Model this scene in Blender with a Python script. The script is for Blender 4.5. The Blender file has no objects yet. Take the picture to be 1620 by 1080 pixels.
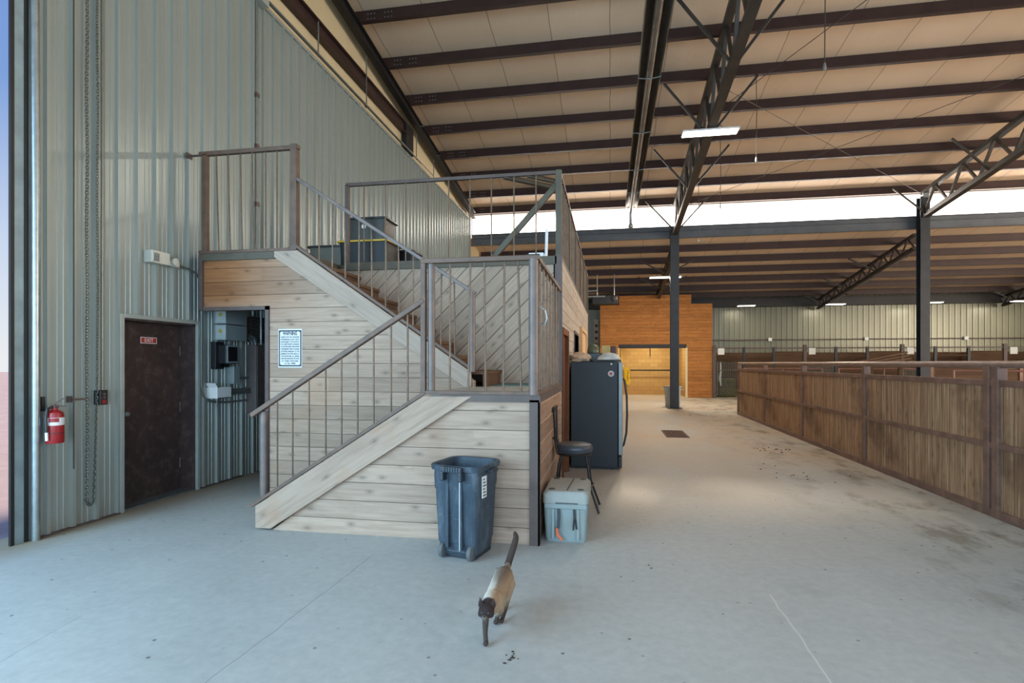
import bpy, bmesh, math, random
from mathutils import Vector, Matrix
random.seed(7)
SC = bpy.context.scene
COL = SC.collection
PI = math.pi

# ------------------------------------------------------------------ camera
TH = math.atan(155/870)
cam_data = bpy.data.cameras.new('camera')
cam_data.sensor_width = 36.0
cam_data.lens = 870/1620*36.0
cam_data.shift_y = 34/1620
cam_data.clip_end = 500
cam = bpy.data.objects.new('camera', cam_data)
cam.location = (0, 0, 1.6)
cam.rotation_euler = (PI/2, 0, TH)
COL.objects.link(cam)
SC.camera = cam

# ------------------------------------------------------------------ view, sky, sun, daylight and added fill lamps
SC.view_settings.view_transform = 'Standard'
SC.view_settings.look = 'None'
SC.view_settings.gamma = 1.0
SC.view_settings.use_curve_mapping = False
SC.view_settings.exposure = 0.36

world = bpy.data.worlds.new('sky')
SC.world = world
world.use_nodes = True
wn = world.node_tree
wn.nodes.clear()
w_tc = wn.nodes.new('ShaderNodeTexCoord')
w_sep = wn.nodes.new('ShaderNodeSeparateXYZ')
w_rmp = wn.nodes.new('ShaderNodeValToRGB')
w_bg = wn.nodes.new('ShaderNodeBackground')
w_out = wn.nodes.new('ShaderNodeOutputWorld')
wn.links.new(w_tc.outputs['Generated'], w_sep.inputs[0])
wn.links.new(w_sep.outputs['Z'], w_rmp.inputs[0])
wn.links.new(w_rmp.outputs[0], w_bg.inputs[0])
wn.links.new(w_bg.outputs[0], w_out.inputs[0])
w_rmp.color_ramp.elements[0].position = 0.0
w_rmp.color_ramp.elements[0].color = (0.80, 0.82, 0.84, 1)
w_rmp.color_ramp.elements[1].position = 0.16
w_rmp.color_ramp.elements[1].color = (0.56, 0.66, 0.83, 1)
for p, c in ((0.36, (0.20, 0.34, 0.68, 1)), (0.60, (0.14, 0.28, 0.62, 1)), (1.0, (0.14, 0.26, 0.58, 1))):
    e = w_rmp.color_ramp.elements.new(p)
    e.color = c
w_bg.inputs[1].default_value = 0.82

def area_light(name, loc, target, sx, sy, power, color):
    d = bpy.data.lights.new(name, 'AREA')
    d.shape = 'RECTANGLE'
    d.size, d.size_y = sx, sy
    d.energy = power
    d.color = color
    o = bpy.data.objects.new(name, d)
    o.location = loc
    o.rotation_euler = (Vector(target)-Vector(loc)).to_track_quat('-Z', 'Y').to_euler()
    COL.objects.link(o)
    return o

area_light('daylight_front_opening', (2.0, -5.5, 2.3), (0.5, 8, 0.6), 16, 4.2, 880, (0.54, 0.79, 1.0))
area_light('daylight_bay_opening', (-5.6, -0.6, 2.5), (0, 1.2, 1.2), 5.0, 4.6, 600, (0.44, 0.74, 1.0))
area_light('warm_fill_right', (23.0, 9.0, 3.4), (2.0, 13, 4.5), 16, 5.5, 2700, (1.0, 0.85, 0.68))  # added warm fill from the unseen right side, tilted up to brighten the ceiling
area_light('fill_above_clerestory', (9.5, 23.6, 9.4), (9.5, 20.34, 6.8), 28, 1.5, 4300, (1.0, 0.96, 0.92))  # added lamp out of view, brightens the clerestory sheet and the roof near it
sun_d = bpy.data.lights.new('sun', 'SUN')
sun_d.energy = 11.0
sun_d.angle = math.radians(3.0)
sun_d.color = (1.0, 0.83, 0.62)
sun = bpy.data.objects.new('sun', sun_d)
sun.rotation_euler = Vector((-0.10, -0.90, -0.46)).to_track_quat('-Z', 'Y').to_euler()
sun.location = (0, 40, 30)
COL.objects.link(sun)

# ------------------------------------------------------------------ mesh helpers
OFF = {}          # world offset of every parent, so parts can be drawn in world coordinates

class MB:
    def __init__(s):
        s.v = []; s.f = []
    def add(s, vs, fs):
        n = len(s.v)
        s.v += [tuple(v) for v in vs]
        s.f += [tuple(i+n for i in f) for f in fs]
        return s
    def box(s, x0, x1, y0, y1, z0, z1):
        return s.add([(x0,y0,z0),(x1,y0,z0),(x1,y1,z0),(x0,y1,z0),(x0,y0,z1),(x1,y0,z1),(x1,y1,z1),(x0,y1,z1)],
                     [(0,3,2,1),(4,5,6,7),(0,1,5,4),(1,2,6,5),(2,3,7,6),(3,0,4,7)])
    def bar(s, p, q, w, h, up=(0,0,1)):
        p, q = Vector(p), Vector(q)
        t = (q-p).normalized(); u = Vector(up)
        if abs(t.dot(u)) > .98: u = Vector((1,0,0))
        r = t.cross(u).normalized(); u = r.cross(t).normalized()
        vs = []
        for c in (p, q):
            for a, b in ((-1,-1),(1,-1),(1,1),(-1,1)):
                vs.append(c + r*(a*w/2) + u*(b*h/2))
        return s.add(vs, [(0,1,2,3),(7,6,5,4),(0,4,5,1),(1,5,6,2),(2,6,7,3),(3,7,4,0)])
    def tube(s, pts, r, seg=8, closed=False):
        pts = [Vector(p) for p in pts]; n = len(pts)
        rs = r if isinstance(r, (list, tuple)) else [r]*n
        vs = []; fs = []; nrm = None
        for i, p in enumerate(pts):
            a = pts[i-1] if (i > 0 or closed) else p
            b = pts[(i+1) % n] if (i < n-1 or closed) else p
            t = (b-a).normalized()
            if nrm is None:
                u = Vector((0,0,1)) if abs(t.z) < .9 else Vector((1,0,0))
                nrm = (u - t*u.dot(t)).normalized()
            else:
                nrm = (nrm - t*nrm.dot(t)).normalized()
            bn = t.cross(nrm)
            for k in range(seg):
                an = 2*PI*k/seg
                vs.append(p + (nrm*math.cos(an) + bn*math.sin(an))*rs[i])
        for i in range(n if closed else n-1):
            j = (i+1) % n
            for k in range(seg):
                l = (k+1) % seg
                fs.append((i*seg+k, i*seg+l, j*seg+l, j*seg+k))
        if not closed:
            fs.append(tuple(range(seg-1, -1, -1)))
            fs.append(tuple((n-1)*seg+k for k in range(seg)))
        return s.add(vs, fs)
    def lathe(s, prof, c, seg=24, axis='z'):
        vs = []; fs = []
        for r, h in prof:
            for k in range(seg):
                a = 2*PI*k/seg
                x, y = r*math.cos(a), r*math.sin(a)
                v = {'z': (x, y, h), 'y': (x, h, y), 'x': (h, x, y)}[axis]
                vs.append((c[0]+v[0], c[1]+v[1], c[2]+v[2]))
        n = len(prof)
        for i in range(n-1):
            for k in range(seg):
                l = (k+1) % seg
                fs.append((i*seg+k, i*seg+l, (i+1)*seg+l, (i+1)*seg+k))
        fs.append(tuple(range(seg-1, -1, -1)))
        fs.append(tuple((n-1)*seg+k for k in range(seg)))
        return s.add(vs, fs)
    def prism(s, poly, axis, a, b):
        """poly in the two other coordinates (order x,y,z kept), extruded from a to b along axis"""
        def P(u, v, t):
            return {'x': (t, u, v), 'y': (u, t, v), 'z': (u, v, t)}[axis]
        n = len(poly)
        vs = [P(u, v, a) for u, v in poly] + [P(u, v, b) for u, v in poly]
        fs = [tuple(range(n)), tuple(range(2*n-1, n-1, -1))]
        for i in range(n):
            j = (i+1) % n
            fs.append((i, j, n+j, n+i))
        return s.add(vs, fs)
    def ball(s, c, r, seg=16, rings=10):
        rx, ry, rz = r if isinstance(r, (list, tuple)) else (r, r, r)
        vs = [(c[0], c[1], c[2]-rz)]; fs = []
        for i in range(1, rings):
            a = PI*i/rings
            for k in range(seg):
                b = 2*PI*k/seg
                vs.append((c[0]+rx*math.sin(a)*math.cos(b), c[1]+ry*math.sin(a)*math.sin(b), c[2]-rz*math.cos(a)))
        vs.append((c[0], c[1], c[2]+rz)); top = len(vs)-1
        for k in range(seg):
            l = (k+1) % seg
            fs.append((0, 1+l, 1+k))
            for i in range(rings-2):
                fs.append((1+i*seg+k, 1+i*seg+l, 1+(i+1)*seg+l, 1+(i+1)*seg+k))
            fs.append((1+(rings-2)*seg+k, 1+(rings-2)*seg+l, top))
        return s.add(vs, fs)
    def loft(s, rings, cap=True):
        n = len(rings[0]); vs = []; fs = []
        for r in rings: vs += r
        for i in range(len(rings)-1):
            for k in range(n):
                l = (k+1) % n
                fs.append((i*n+k, i*n+l, (i+1)*n+l, (i+1)*n+k))
        if cap:
            fs.append(tuple(range(n-1, -1, -1)))
            fs.append(tuple((len(rings)-1)*n+k for k in range(n)))
        return s.add(vs, fs)
    def build(s, name, mat, parent=None, smooth=False, bevel=0, local=False, normals=True):
        o_ = Vector((0,0,0))
        if parent is not None and not local:
            o_ = Vector(OFF.get(parent.name, (0,0,0)))
        me = bpy.data.meshes.new(name)
        me.from_pydata([(v[0]-o_.x, v[1]-o_.y, v[2]-o_.z) for v in s.v], [], s.f)
        if normals:
            bm = bmesh.new(); bm.from_mesh(me)
            bmesh.ops.recalc_face_normals(bm, faces=bm.faces)
            bm.to_mesh(me); bm.free()
        if mat: me.materials.append(mat)
        if smooth:
            me.polygons.foreach_set('use_smooth', [True]*len(me.polygons))
            me.set_sharp_from_angle(angle=math.radians(40))
        o = bpy.data.objects.new(name, me)
        COL.objects.link(o)
        if parent is not None:
            o.parent = parent
            OFF[o.name] = tuple(o_)
        if bevel:
            md = o.modifiers.new('bevel', 'BEVEL')
            md.width = bevel; md.segments = 2; md.limit_method = 'ANGLE'
            md.angle_limit = math.radians(35)
        return o

def tag(o, label, cat, group=None, kind=None):
    if label: o['label'] = label
    if cat: o['category'] = cat
    if group: o['group'] = group
    if kind: o['kind'] = kind
    return o

def thing(name, label, cat, loc, rotz=0, group=None):
    o = bpy.data.objects.new(name, None)
    o.empty_display_size = .1
    o.location = loc; o.rotation_euler = (0,0,rotz)
    COL.objects.link(o)
    OFF[o.name] = tuple(loc)
    return tag(o, label, cat, group)

def struct(mb, name, mat, **k):
    o = mb.build(name, mat, **k)
    o['kind'] = 'structure'
    return o

def rrect(hw, hd, r, z, n=5, cx=0, cy=0):
    pts = []
    for sx, sy, a0 in ((1,-1,-PI/2),(1,1,0),(-1,1,PI/2),(-1,-1,PI)):
        for k in range(n+1):
            a = a0 + PI/2*k/n
            pts.append((cx+sx*(hw-r)+r*math.cos(a), cy+sy*(hd-r)+r*math.sin(a), z))
    return pts

def text_mesh(body, size, depth=.0008, align='CENTER', bold=0.0):
    cu = bpy.data.curves.new('lettering', 'FONT')
    cu.body = body; cu.size = size; cu.extrude = depth
    cu.offset = bold; cu.align_x = align; cu.align_y = 'CENTER'
    ob = bpy.data.objects.new('lettering', cu)
    COL.objects.link(ob)
    dg = bpy.context.evaluated_depsgraph_get()
    me = bpy.data.meshes.new_from_object(ob.evaluated_get(dg))
    bpy.data.objects.remove(ob)
    bpy.data.curves.remove(cu)
    return me

def place_mesh(me, name, mat, parent, mtx):
    me.transform(mtx)
    off = Vector(OFF.get(parent.name, (0,0,0)))
    me.transform(Matrix.Translation(-off))
    me.materials.clear(); me.materials.append(mat)
    o = bpy.data.objects.new(name, me)
    COL.objects.link(o); o.parent = parent
    OFF[o.name] = tuple(off)
    return o

# ------------------------------------------------------------------ materials
class G:
    def __init__(s, name):
        s.m = bpy.data.materials.new(name); s.m.use_nodes = True
        s.t = s.m.node_tree; s.t.nodes.clear()
        s.out = s.n('ShaderNodeOutputMaterial'); s.b = s.n('ShaderNodeBsdfPrincipled')
        s.l(s.b.outputs[0], s.out.inputs[0])
        s.tc = s.n('ShaderNodeTexCoord')
    def n(s, t): return s.t.nodes.new(t)
    def l(s, a, b): s.t.links.new(a, b)
    def set(s, sock, v):
        if isinstance(v, bpy.types.NodeSocket): s.l(v, sock)
        elif v is not None:
            if isinstance(v, (tuple, list)) and len(v) == 3 and sock.type == 'RGBA': v = (*v, 1)
            sock.default_value = v
    def obj(s): return s.tc.outputs['Object']
    def sep(s, v):
        n = s.n('ShaderNodeSeparateXYZ'); s.set(n.inputs[0], v); return n.outputs
    def comb(s, x, y, z):
        n = s.n('ShaderNodeCombineXYZ')
        for i, v in enumerate((x, y, z)): s.set(n.inputs[i], v)
        return n.outputs[0]
    def math(s, op, a, b=None, c=None, clamp=False):
        n = s.n('ShaderNodeMath'); n.operation = op; n.use_clamp = clamp
        for i, v in enumerate((a, b, c)):
            if v is not None: s.set(n.inputs[i], v)
        return n.outputs[0]
    def map(s, v, loc=(0,0,0), rot=(0,0,0), sc=(1,1,1)):
        n = s.n('ShaderNodeMapping'); s.set(n.inputs[0], v)
        n.inputs[1].default_value = loc; n.inputs[2].default_value = rot; n.inputs[3].default_value = sc
        return n.outputs[0]
    def noise(s, v, scale=5, detail=4, rough=.55, dist=0):
        n = s.n('ShaderNodeTexNoise'); s.set(n.inputs['Vector'], v)
        n.inputs['Scale'].default_value = scale; n.inputs['Detail'].default_value = detail
        n.inputs['Roughness'].default_value = rough; n.inputs['Distortion'].default_value = dist
        return n.outputs[0]
    def white(s, v):
        n = s.n('ShaderNodeTexWhiteNoise'); n.noise_dimensions = '3D'; s.set(n.inputs[0], v); return n.outputs[0]
    def vor(s, v, scale=5, rand=1):
        n = s.n('ShaderNodeTexVoronoi'); n.voronoi_dimensions = '2D'; s.set(n.inputs['Vector'], v)
        n.inputs['Scale'].default_value = scale; n.inputs['Randomness'].default_value = rand
        return n.outputs['Distance']
    def ramp(s, f, stops):
        n = s.n('ShaderNodeValToRGB'); s.set(n.inputs[0], f)
        el = n.color_ramp.elements
        while len(el) < len(stops): el.new(.5)
        for e, (p, c) in zip(el, stops):
            e.position = p
            e.color = (c, c, c, 1) if not isinstance(c, tuple) else (*c, 1)
        return n.outputs[0]
    def mix(s, f, a, b, mode='MIX'):
        n = s.n('ShaderNodeMix'); n.data_type = 'RGBA'; n.blend_type = mode
        s.set(n.inputs[0], f); s.set(n.inputs[6], a); s.set(n.inputs[7], b)
        return n.outputs[2]
    def bump(s, h, st=.3, d=.01):
        n = s.n('ShaderNodeBump'); s.set(n.inputs['Height'], h)
        n.inputs['Strength'].default_value = st; n.inputs['Distance'].default_value = d
        s.l(n.outputs[0], s.b.inputs['Normal'])
    def fin(s, col, rough=.6, metal=0, spec=None):
        s.set(s.b.inputs['Base Color'], col); s.set(s.b.inputs['Roughness'], rough)
        s.b.inputs['Metallic'].default_value = metal
        if spec is not None: s.b.inputs['Specular IOR Level'].default_value = spec
        return s.m

def sr(r, g, b):
    f = lambda c: (c/255/12.92) if c/255 <= .04045 else ((c/255+.055)/1.055)**2.4
    return (f(r), f(g), f(b))

def pm(name, col, rough=.6, metal=0, var=.15, scale=6, bump=0, bscale=60, spec=None, dirt=None, dscale=3, damt=.5):
    g = G(name)
    f = g.noise(g.obj(), scale, 5)
    lo = tuple(c*(1-var) for c in col); hi = tuple(min(1, c*(1+var)) for c in col)
    c = g.ramp(f, [(.3, lo), (.7, hi)])
    if dirt:
        d = g.ramp(g.noise(g.obj(), dscale, 8, .7), [(.5, 0.0), (.72, damt)])
        c = g.mix(d, c, dirt)
    if bump: g.bump(g.noise(g.obj(), bscale, 3), bump, .004)
    return g.fin(c, rough, metal, spec)

def plank(name, along, across, width, cols, rough=.78, seam=.004, rot=None, knots=True, grain=1.0,
          seamcol=(.03,.022,.018), var=.5, off=0.0, streak=None, seglen=3.7, stain=None, stain_dir=None):
    """boards: colour changes from board to board, grain along the board, dark seam between boards"""
    g = G(name)
    v = g.obj()
    if rot: v = g.map(v, rot=rot)
    o = g.sep(v)
    al, ac = o['XYZ'.index(along)], o['XYZ'.index(across)]
    t = g.math('DIVIDE', g.math('ADD', ac, off), width)
    idx = g.math('FLOOR', t); fr = g.math('FRACT', t)
    shift = g.math('MULTIPLY', g.white(g.comb(idx, 3.0, 1.0)), 17.0)
    seg = g.math('FLOOR', g.math('DIVIDE', g.math('ADD', al, shift), seglen))
    rnd = g.white(g.comb(idx, seg, 5.0))
    gv = g.comb(g.math('ADD', g.math('MULTIPLY', al, 1.3), shift), g.math('MULTIPLY', ac, 22.0), g.math('MULTIPLY', rnd, 40.0))
    gr = g.noise(gv, 1.6, 6, .62, .6)
    bl = g.noise(g.comb(g.math('MULTIPLY', al, .9), g.math('MULTIPLY', ac, 2.5), g.math('MULTIPLY', rnd, 9.0)), 1.5, 3)
    a, b, c = cols
    col = g.ramp(gr, [(.12, a), (.5, b), (.9, c)])
    shade = g.math('ADD', g.math('MULTIPLY', rnd, var*.55), g.math('MULTIPLY', bl, var*.6))
    col = g.mix(1.0, col, g.ramp(shade, [(.1*var, (.72,.70,.68)), (.75*var, (1.06,1.03,1.0))]), 'MULTIPLY')
    if knots:
        kv = g.comb(g.math('ADD', g.math('MULTIPLY', al, 2.3), shift), g.math('MULTIPLY', ac, 4.6), 0.0)
        kd = g.vor(kv, 1.0)
        kn = g.ramp(kd, [(.03, 1.0), (.065, .5), (.16, 0.0)])
        col = g.mix(g.math('MULTIPLY', kn, .62), col, tuple(q*.34 for q in b))
    if streak:
        st = g.ramp(g.noise(g.comb(g.math('MULTIPLY', al, .55), g.math('MULTIPLY', ac, 30.0), 1.0), 1.2, 5, .65), [(.52, 0.0), (.66, 1.0)])
        col = g.mix(g.math('MULTIPLY', st, streak[1]), col, streak[0])
    if stain:
        sn = g.ramp(g.noise(v, stain[1], 4, .6), [(stain[2], 0.0), (stain[2]+.16, stain[3])])
        col = g.mix(sn, col, stain[0])
    if stain_dir:
        ax, p0, p1, cc, az, z0, z1 = stain_dir
        w1 = g.math('SMOOTHSTEP' if False else 'MULTIPLY_ADD', o['XYZ'.index(ax)], 1/(p1-p0), -p0/(p1-p0), clamp=True)
        w2 = g.math('MULTIPLY_ADD', o['XYZ'.index(az)], 1/(z1-z0), -z0/(z1-z0), clamp=True)
        col = g.mix(g.math('MULTIPLY', w1, w2), col, cc, 'MULTIPLY')
    e = seam/width
    d = g.math('MINIMUM', fr, g.math('SUBTRACT', 1.0, fr))
    sm = g.ramp(g.math('DIVIDE', d, e), [(.35, 1.0), (1.0, 0.0)])
    col = g.mix(g.math('MULTIPLY', sm, .85), col, seamcol)
    h = g.math('SUBTRACT', g.math('MULTIPLY', gr, .25*grain), sm)
    g.bump(h, .5, .004)
    return g.fin(col, rough, spec=.25)

# board colours are those of the timber itself
PALE = (sr(140,118,100), sr(170,149,131), sr(190,170,152))
M_front = plank('pale_boards_horizontal', 'X', 'Z', .172, PALE, off=.03, stain=(sr(138,106,80), 1.1, .54, .45))
M_warn = plank('pale_boards_warning_wall', 'X', 'Z', .1655, PALE, off=.06, stain=(sr(168,132,98), .8, .52, .45),
               stain_dir=('X', -3.3, -4.6, sr(215,170,128), 'Z', 2.0, 2.4))
M_side = plank('brown_boards_low_side_wall', 'Y', 'Z', .18, (sr(116,92,74), sr(146,118,98), sr(168,142,120)), off=.03, seamcol=sr(206,180,152), seam=.006)
M_side_up = plank('pale_boards_side_wall', 'Y', 'Z', .18, (sr(142,130,118), sr(168,157,144), sr(188,178,166)), off=.03, seam=.006)
M_diag = plank('boards_diagonal', 'X', 'Z', .175, (sr(140,122,104), sr(166,148,130), sr(188,170,152)), rot=(0, PI/4, 0), seam=.007)
M_string_lo = plank('stringer_board_rising', 'X', 'Z', .60, PALE, rot=(0, math.atan(.634), 0), seam=.0001, off=.25, stain=(sr(165,128,98), 2.6, .6, .55))
M_string_up = plank('stringer_board_falling', 'X', 'Z', .70, (sr(150,132,115), sr(176,159,143), sr(192,177,162)), rot=(0, -math.atan(.68), 0), seam=.0001, off=.1)
M_tread = plank('tread_timber', 'Y', 'X', .28, (sr(76,56,44), sr(102,78,60), sr(126,100,78)), seam=.0001, knots=False)
M_cedar = plank('orange_cedar_boards', 'X', 'Z', .155, (sr(122,78,40), sr(166,110,58), sr(194,142,84)), var=.8, seam=.006, knots=True)
M_fence = plank('weathered_fence_planks', 'Z', 'Y', .15, (sr(104,76,55), sr(144,110,82), sr(178,146,114)), seam=.005, var=.95,
                streak=(sr(206,182,146), .7), stain=(sr(88,64,48), 1.3, .50, .65), seglen=9)
M_stall = plank('dark_stall_boards', 'X', 'Z', .15, (sr(62,45,33), sr(86,64,46), sr(106,82,60)), var=.6, knots=False)
M_door_wood = plank('reddish_door_timber', 'Z', 'Y', .4, (sr(84,50,32), sr(108,66,42), sr(128,84,58)), seam=.001, knots=False)
M_tan_wood = plank('plain_tan_boards', 'Z', 'Y', .3, (sr(180,140,100), sr(206,168,126), sr(220,186,148)), knots=False)

M_rail = pm('brown_steel_rail', sr(92,72,58), .55, .05, .25, 9, dirt=sr(120,84,62), dscale=7, damt=.5)
M_pipe = pm('grey_brown_steel_pipe', sr(104,92,86), .45, .2, .2, 8, dirt=sr(130,92,66), dscale=8, damt=.4)
M_rod = pm('rusty_thin_rod', sr(104,86,70), .55, .3, .3, 14, dirt=sr(136,92,60), dscale=10, damt=.5)
M_angle = pm('dark_steel_angle', sr(86,72,66), .55, .1, .2, 6)
M_deck = pm('grey_green_deck_edge', sr(84,78,64), .65, 0, .25, 5, dirt=sr(70,60,52), dscale=5)
M_purlin = pm('oxide_red_purlin', sr(58,40,36), .5, .1, .2, 3, spec=.4)
M_black = pm('black_structural_steel', sr(34,33,33), .5, .2, .2, 4)
M_beam = pm('blue_grey_eave_beam', sr(88,92,96), .5, .2, .15, 3)
M_navy = pm('dark_blue_grey_steel', sr(44,47,51), .5, .2, .2, 4)
M_truss = pm('olive_grey_truss_steel', sr(58,55,50), .5, .25, .25, 5, dirt=sr(90,64,46), dscale=4, damt=.3)
M_galv = pm('galvanised_steel', sr(150,158,158), .35, .75, .15, 12)
M_conduit = pm('metal_conduit', sr(120,124,118), .4, .5, .12, 12)
M_trim = pm('pale_metal_trim', sr(160,166,160), .45, .2, .1, 4)
M_dkblue = pm('grey_blue_jamb', sr(130,148,152), .5, .2, .2, 5)

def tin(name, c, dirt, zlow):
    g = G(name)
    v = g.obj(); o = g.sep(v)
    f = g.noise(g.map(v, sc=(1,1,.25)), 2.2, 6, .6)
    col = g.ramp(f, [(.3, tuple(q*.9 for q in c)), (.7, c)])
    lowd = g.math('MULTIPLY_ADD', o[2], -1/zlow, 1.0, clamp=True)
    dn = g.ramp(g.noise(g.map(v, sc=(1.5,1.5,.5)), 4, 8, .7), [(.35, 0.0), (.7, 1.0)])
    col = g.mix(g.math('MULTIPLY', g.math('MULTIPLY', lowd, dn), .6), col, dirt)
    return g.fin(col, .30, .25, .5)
M_tin = tin('ribbed_tin_liner', sr(152,160,154), sr(140,124,100), .8)
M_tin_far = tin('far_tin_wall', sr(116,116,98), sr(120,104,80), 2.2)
M_insul = pm('tan_insulation_facing', sr(206,190,152), .7, 0, .06, 1.5)

def ceiling_mat():
    g = G('tan_roof_insulation')
    v = g.obj(); o = g.sep(v)
    # facing sheets run up the slope, a thin dark joint every 1.2 m
    wob = g.math('MULTIPLY', g.math('SUBTRACT', g.noise(g.map(v, sc=(.4,1.2,1)), 1.2, 2), .5), .05)
    t = g.math('DIVIDE', g.math('ADD', o[0], wob), 1.22)
    fr = g.math('FRACT', t)
    d = g.math('MINIMUM', fr, g.math('SUBTRACT', 1.0, fr))
    seam = g.ramp(d, [(.003, 1.0), (.009, 0.0)])
    idx = g.white(g.comb(g.math('FLOOR', t), 1.0, 2.0))
    base = g.mix(g.noise(g.map(v, sc=(1,.5,1)), .9, 4), sr(206,180,152), sr(224,202,176))
    base = g.mix(1.0, base, g.ramp(idx, [(0.0, (.93,.92,.9)), (1.0, (1.0,1.0,1.0))]), 'MULTIPLY')
    col = g.mix(g.math('MULTIPLY', seam, .75), base, sr(70,56,46))
    g.bump(g.noise(g.map(v, sc=(3,1,1)), 3, 2), .25, .02)
    return g.fin(col, .65, 0, .3)
M_ceil = ceiling_mat()

def concrete():
    g = G('dusty_concrete')
    v = g.obj(); o = g.sep(v)
    f = g.noise(v, .8, 8, .6); f2 = g.noise(v, 14, 6, .65)
    col = g.ramp(f, [(.3, sr(158,160,156)), (.55, sr(172,173,168)), (.75, sr(182,182,177))])
    col = g.mix(.35, col, g.ramp(f2, [(.3, sr(148,149,146)), (.7, sr(186,186,181))]))
    # dusty tan earth tracked in along the alley and by the fence
    reach = g.math('MULTIPLY_ADD', o[1], .16, -.75, clamp=True)
    dust = g.ramp(g.noise(g.map(v, sc=(.7,.35,1)), 1.3, 7, .65), [(.32, 0.1), (.62, 1.0)])
    col = g.mix(g.math('MULTIPLY', g.math('MULTIPLY', reach, dust), .7), col, sr(178,150,116))
    near_f = g.math('MULTIPLY_ADD', o[0], .55, -1.0, clamp=True)
    smear = g.ramp(g.noise(g.map(v, loc=(3,1,0), sc=(1.1,.55,1), rot=(0,0,.25)), 2.1, 9, .72), [(.50, 0.0), (.62, 1.0)])
    col = g.mix(g.math('MULTIPLY', g.math('MULTIPLY', smear, near_f), .8), col, sr(104,92,74))
    wet = g.ramp(g.noise(g.map(v, loc=(9,4,0)), .9, 9, .7), [(.60, 0.0), (.74, .42)])
    col = g.mix(wet, col, sr(138,138,128))
    # grime along the foot of the tin wall
    wall = g.math('MULTIPLY_ADD', o[0], -2.4, -11.3, clamp=True)
    col = g.mix(g.math('MULTIPLY', wall, .75), col, sr(140,122,92))
    # specks of soil
    sp = g.ramp(g.vor(g.map(v, loc=(.3,.7,0)), 3.3), [(.028, 1.0), (.04, 0.0)])
    sp2 = g.ramp(g.noise(v, 2.3, 2), [(.5, 0.0), (.6, 1.0)])
    col = g.mix(g.math('MULTIPLY', g.math('MULTIPLY', sp, sp2), .8), col, sr(62,52,42))
    # hairline cracks
    w = g.math('MULTIPLY', g.math('SUBTRACT', g.noise(v, 1.1, 3, .6), .5), .10)
    for (ax, ay, bx, by, wd, cc, amt) in ((-1.99,2.2,-1.95,4.35,.0045,sr(96,98,98),.6), (-3.2,2.35,-3.3,2.95,.004,sr(96,98,98),.5),
                                         (1.09,4.06,1.10,2.6,.009,sr(205,202,192),.65)):
        dx, dy = bx-ax, by-ay; L = math.hypot(dx, dy); dx /= L; dy /= L
        n1 = g.math('ADD', g.math('MULTIPLY', o[0], -dy), g.math('MULTIPLY', o[1], dx))
        n1 = g.math('ADD', g.math('SUBTRACT', n1, -ax*dy+ay*dx), w)
        t1 = g.math('SUBTRACT', g.math('ADD', g.math('MULTIPLY', o[0], dx), g.math('MULTIPLY', o[1], dy)), ax*dx+ay*dy)
        inr = g.math('MULTIPLY', g.math('GREATER_THAN', t1, 0.0), g.math('LESS_THAN', t1, L))
        near = g.ramp(g.math('DIVIDE', g.math('ABSOLUTE', n1), wd), [(.3, 1.0), (1.0, 0.0)])
        col = g.mix(g.math('MULTIPLY', g.math('MULTIPLY', near, inr), amt), col, cc)
    g.bump(f2, .12, .003)
    rg = g.ramp(f, [(.3, .5), (.7, .68)])
    return g.fin(col, rg, 0, .35)
M_conc = concrete()

def cmu():
    g = G('yellowed_concrete_block')
    b = g.n('ShaderNodeTexBrick')
    o = g.sep(g.obj())
    g.l(g.comb(o[0], o[2], 0.0), b.inputs['Vector'])
    b.inputs['Color1'].default_value = (*sr(196,164,106), 1)
    b.inputs['Color2'].default_value = (*sr(184,150,94), 1)
    b.inputs['Mortar'].default_value = (*sr(164,132,82), 1)
    b.inputs['Scale'].default_value = 1.0
    b.inputs['Mortar Size'].default_value = .008
    b.inputs['Brick Width'].default_value = .4
    b.inputs['Row Height'].default_value = .2
    low = g.math('MULTIPLY_ADD', o[2], -1.1, 1.3, clamp=True)
    col = g.mix(g.math('MULTIPLY', low, .5), b.outputs['Color'], sr(150,104,52))
    return g.fin(col, .85)
M_cmu = cmu()

M_blackplastic = pm('black_plastic', sr(30,30,32), .45, 0, .1)
M_white = pm('white_paint', sr(226,228,226), .5, 0, .04)
M_led = bpy.data.materials.new('lit_led_panel'); M_led.use_nodes = True
_b = M_led.node_tree.nodes['Principled BSDF']
_b.inputs['Base Color'].default_value = (1,1,1,1)
_b.inputs['Emission Color'].default_value = (1.0,.95,.86,1); _b.inputs['Emission Strength'].default_value = 6.0

def pane():
    m = bpy.data.materials.new('translucent_clerestory_sheet'); m.use_nodes = True
    t = m.node_tree; t.nodes.clear()
    o = t.nodes.new('ShaderNodeOutputMaterial'); mx = t.nodes.new('ShaderNodeMixShader')
    tr = t.nodes.new('ShaderNodeBsdfTransparent'); tl = t.nodes.new('ShaderNodeBsdfTranslucent')
    tl.inputs[0].default_value = (.92,.94,.97,1); tr.inputs[0].default_value = (1,1,1,1)
    mx.inputs[0].default_value = .72
    t.links.new(tr.outputs[0], mx.inputs[1]); t.links.new(tl.outputs[0], mx.inputs[2]); t.links.new(mx.outputs[0], o.inputs[0])
    return m
M_pane = pane()
M_gravel = pm('pale_mauve_gravel', sr(138,124,134), .9, 0, .15, 3, bump=.2)

# ================================================================== THE SETTING
WX = -5.15
# floor: the slab, rising slightly towards nothing - one flat slab
struct(MB().box(WX-.3, 25, -9, 30, -.2, 0), 'floor', M_conc)
struct(MB().box(-120, 120, -60, 160, -.5, -.21), 'floor', M_gravel)

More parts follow.
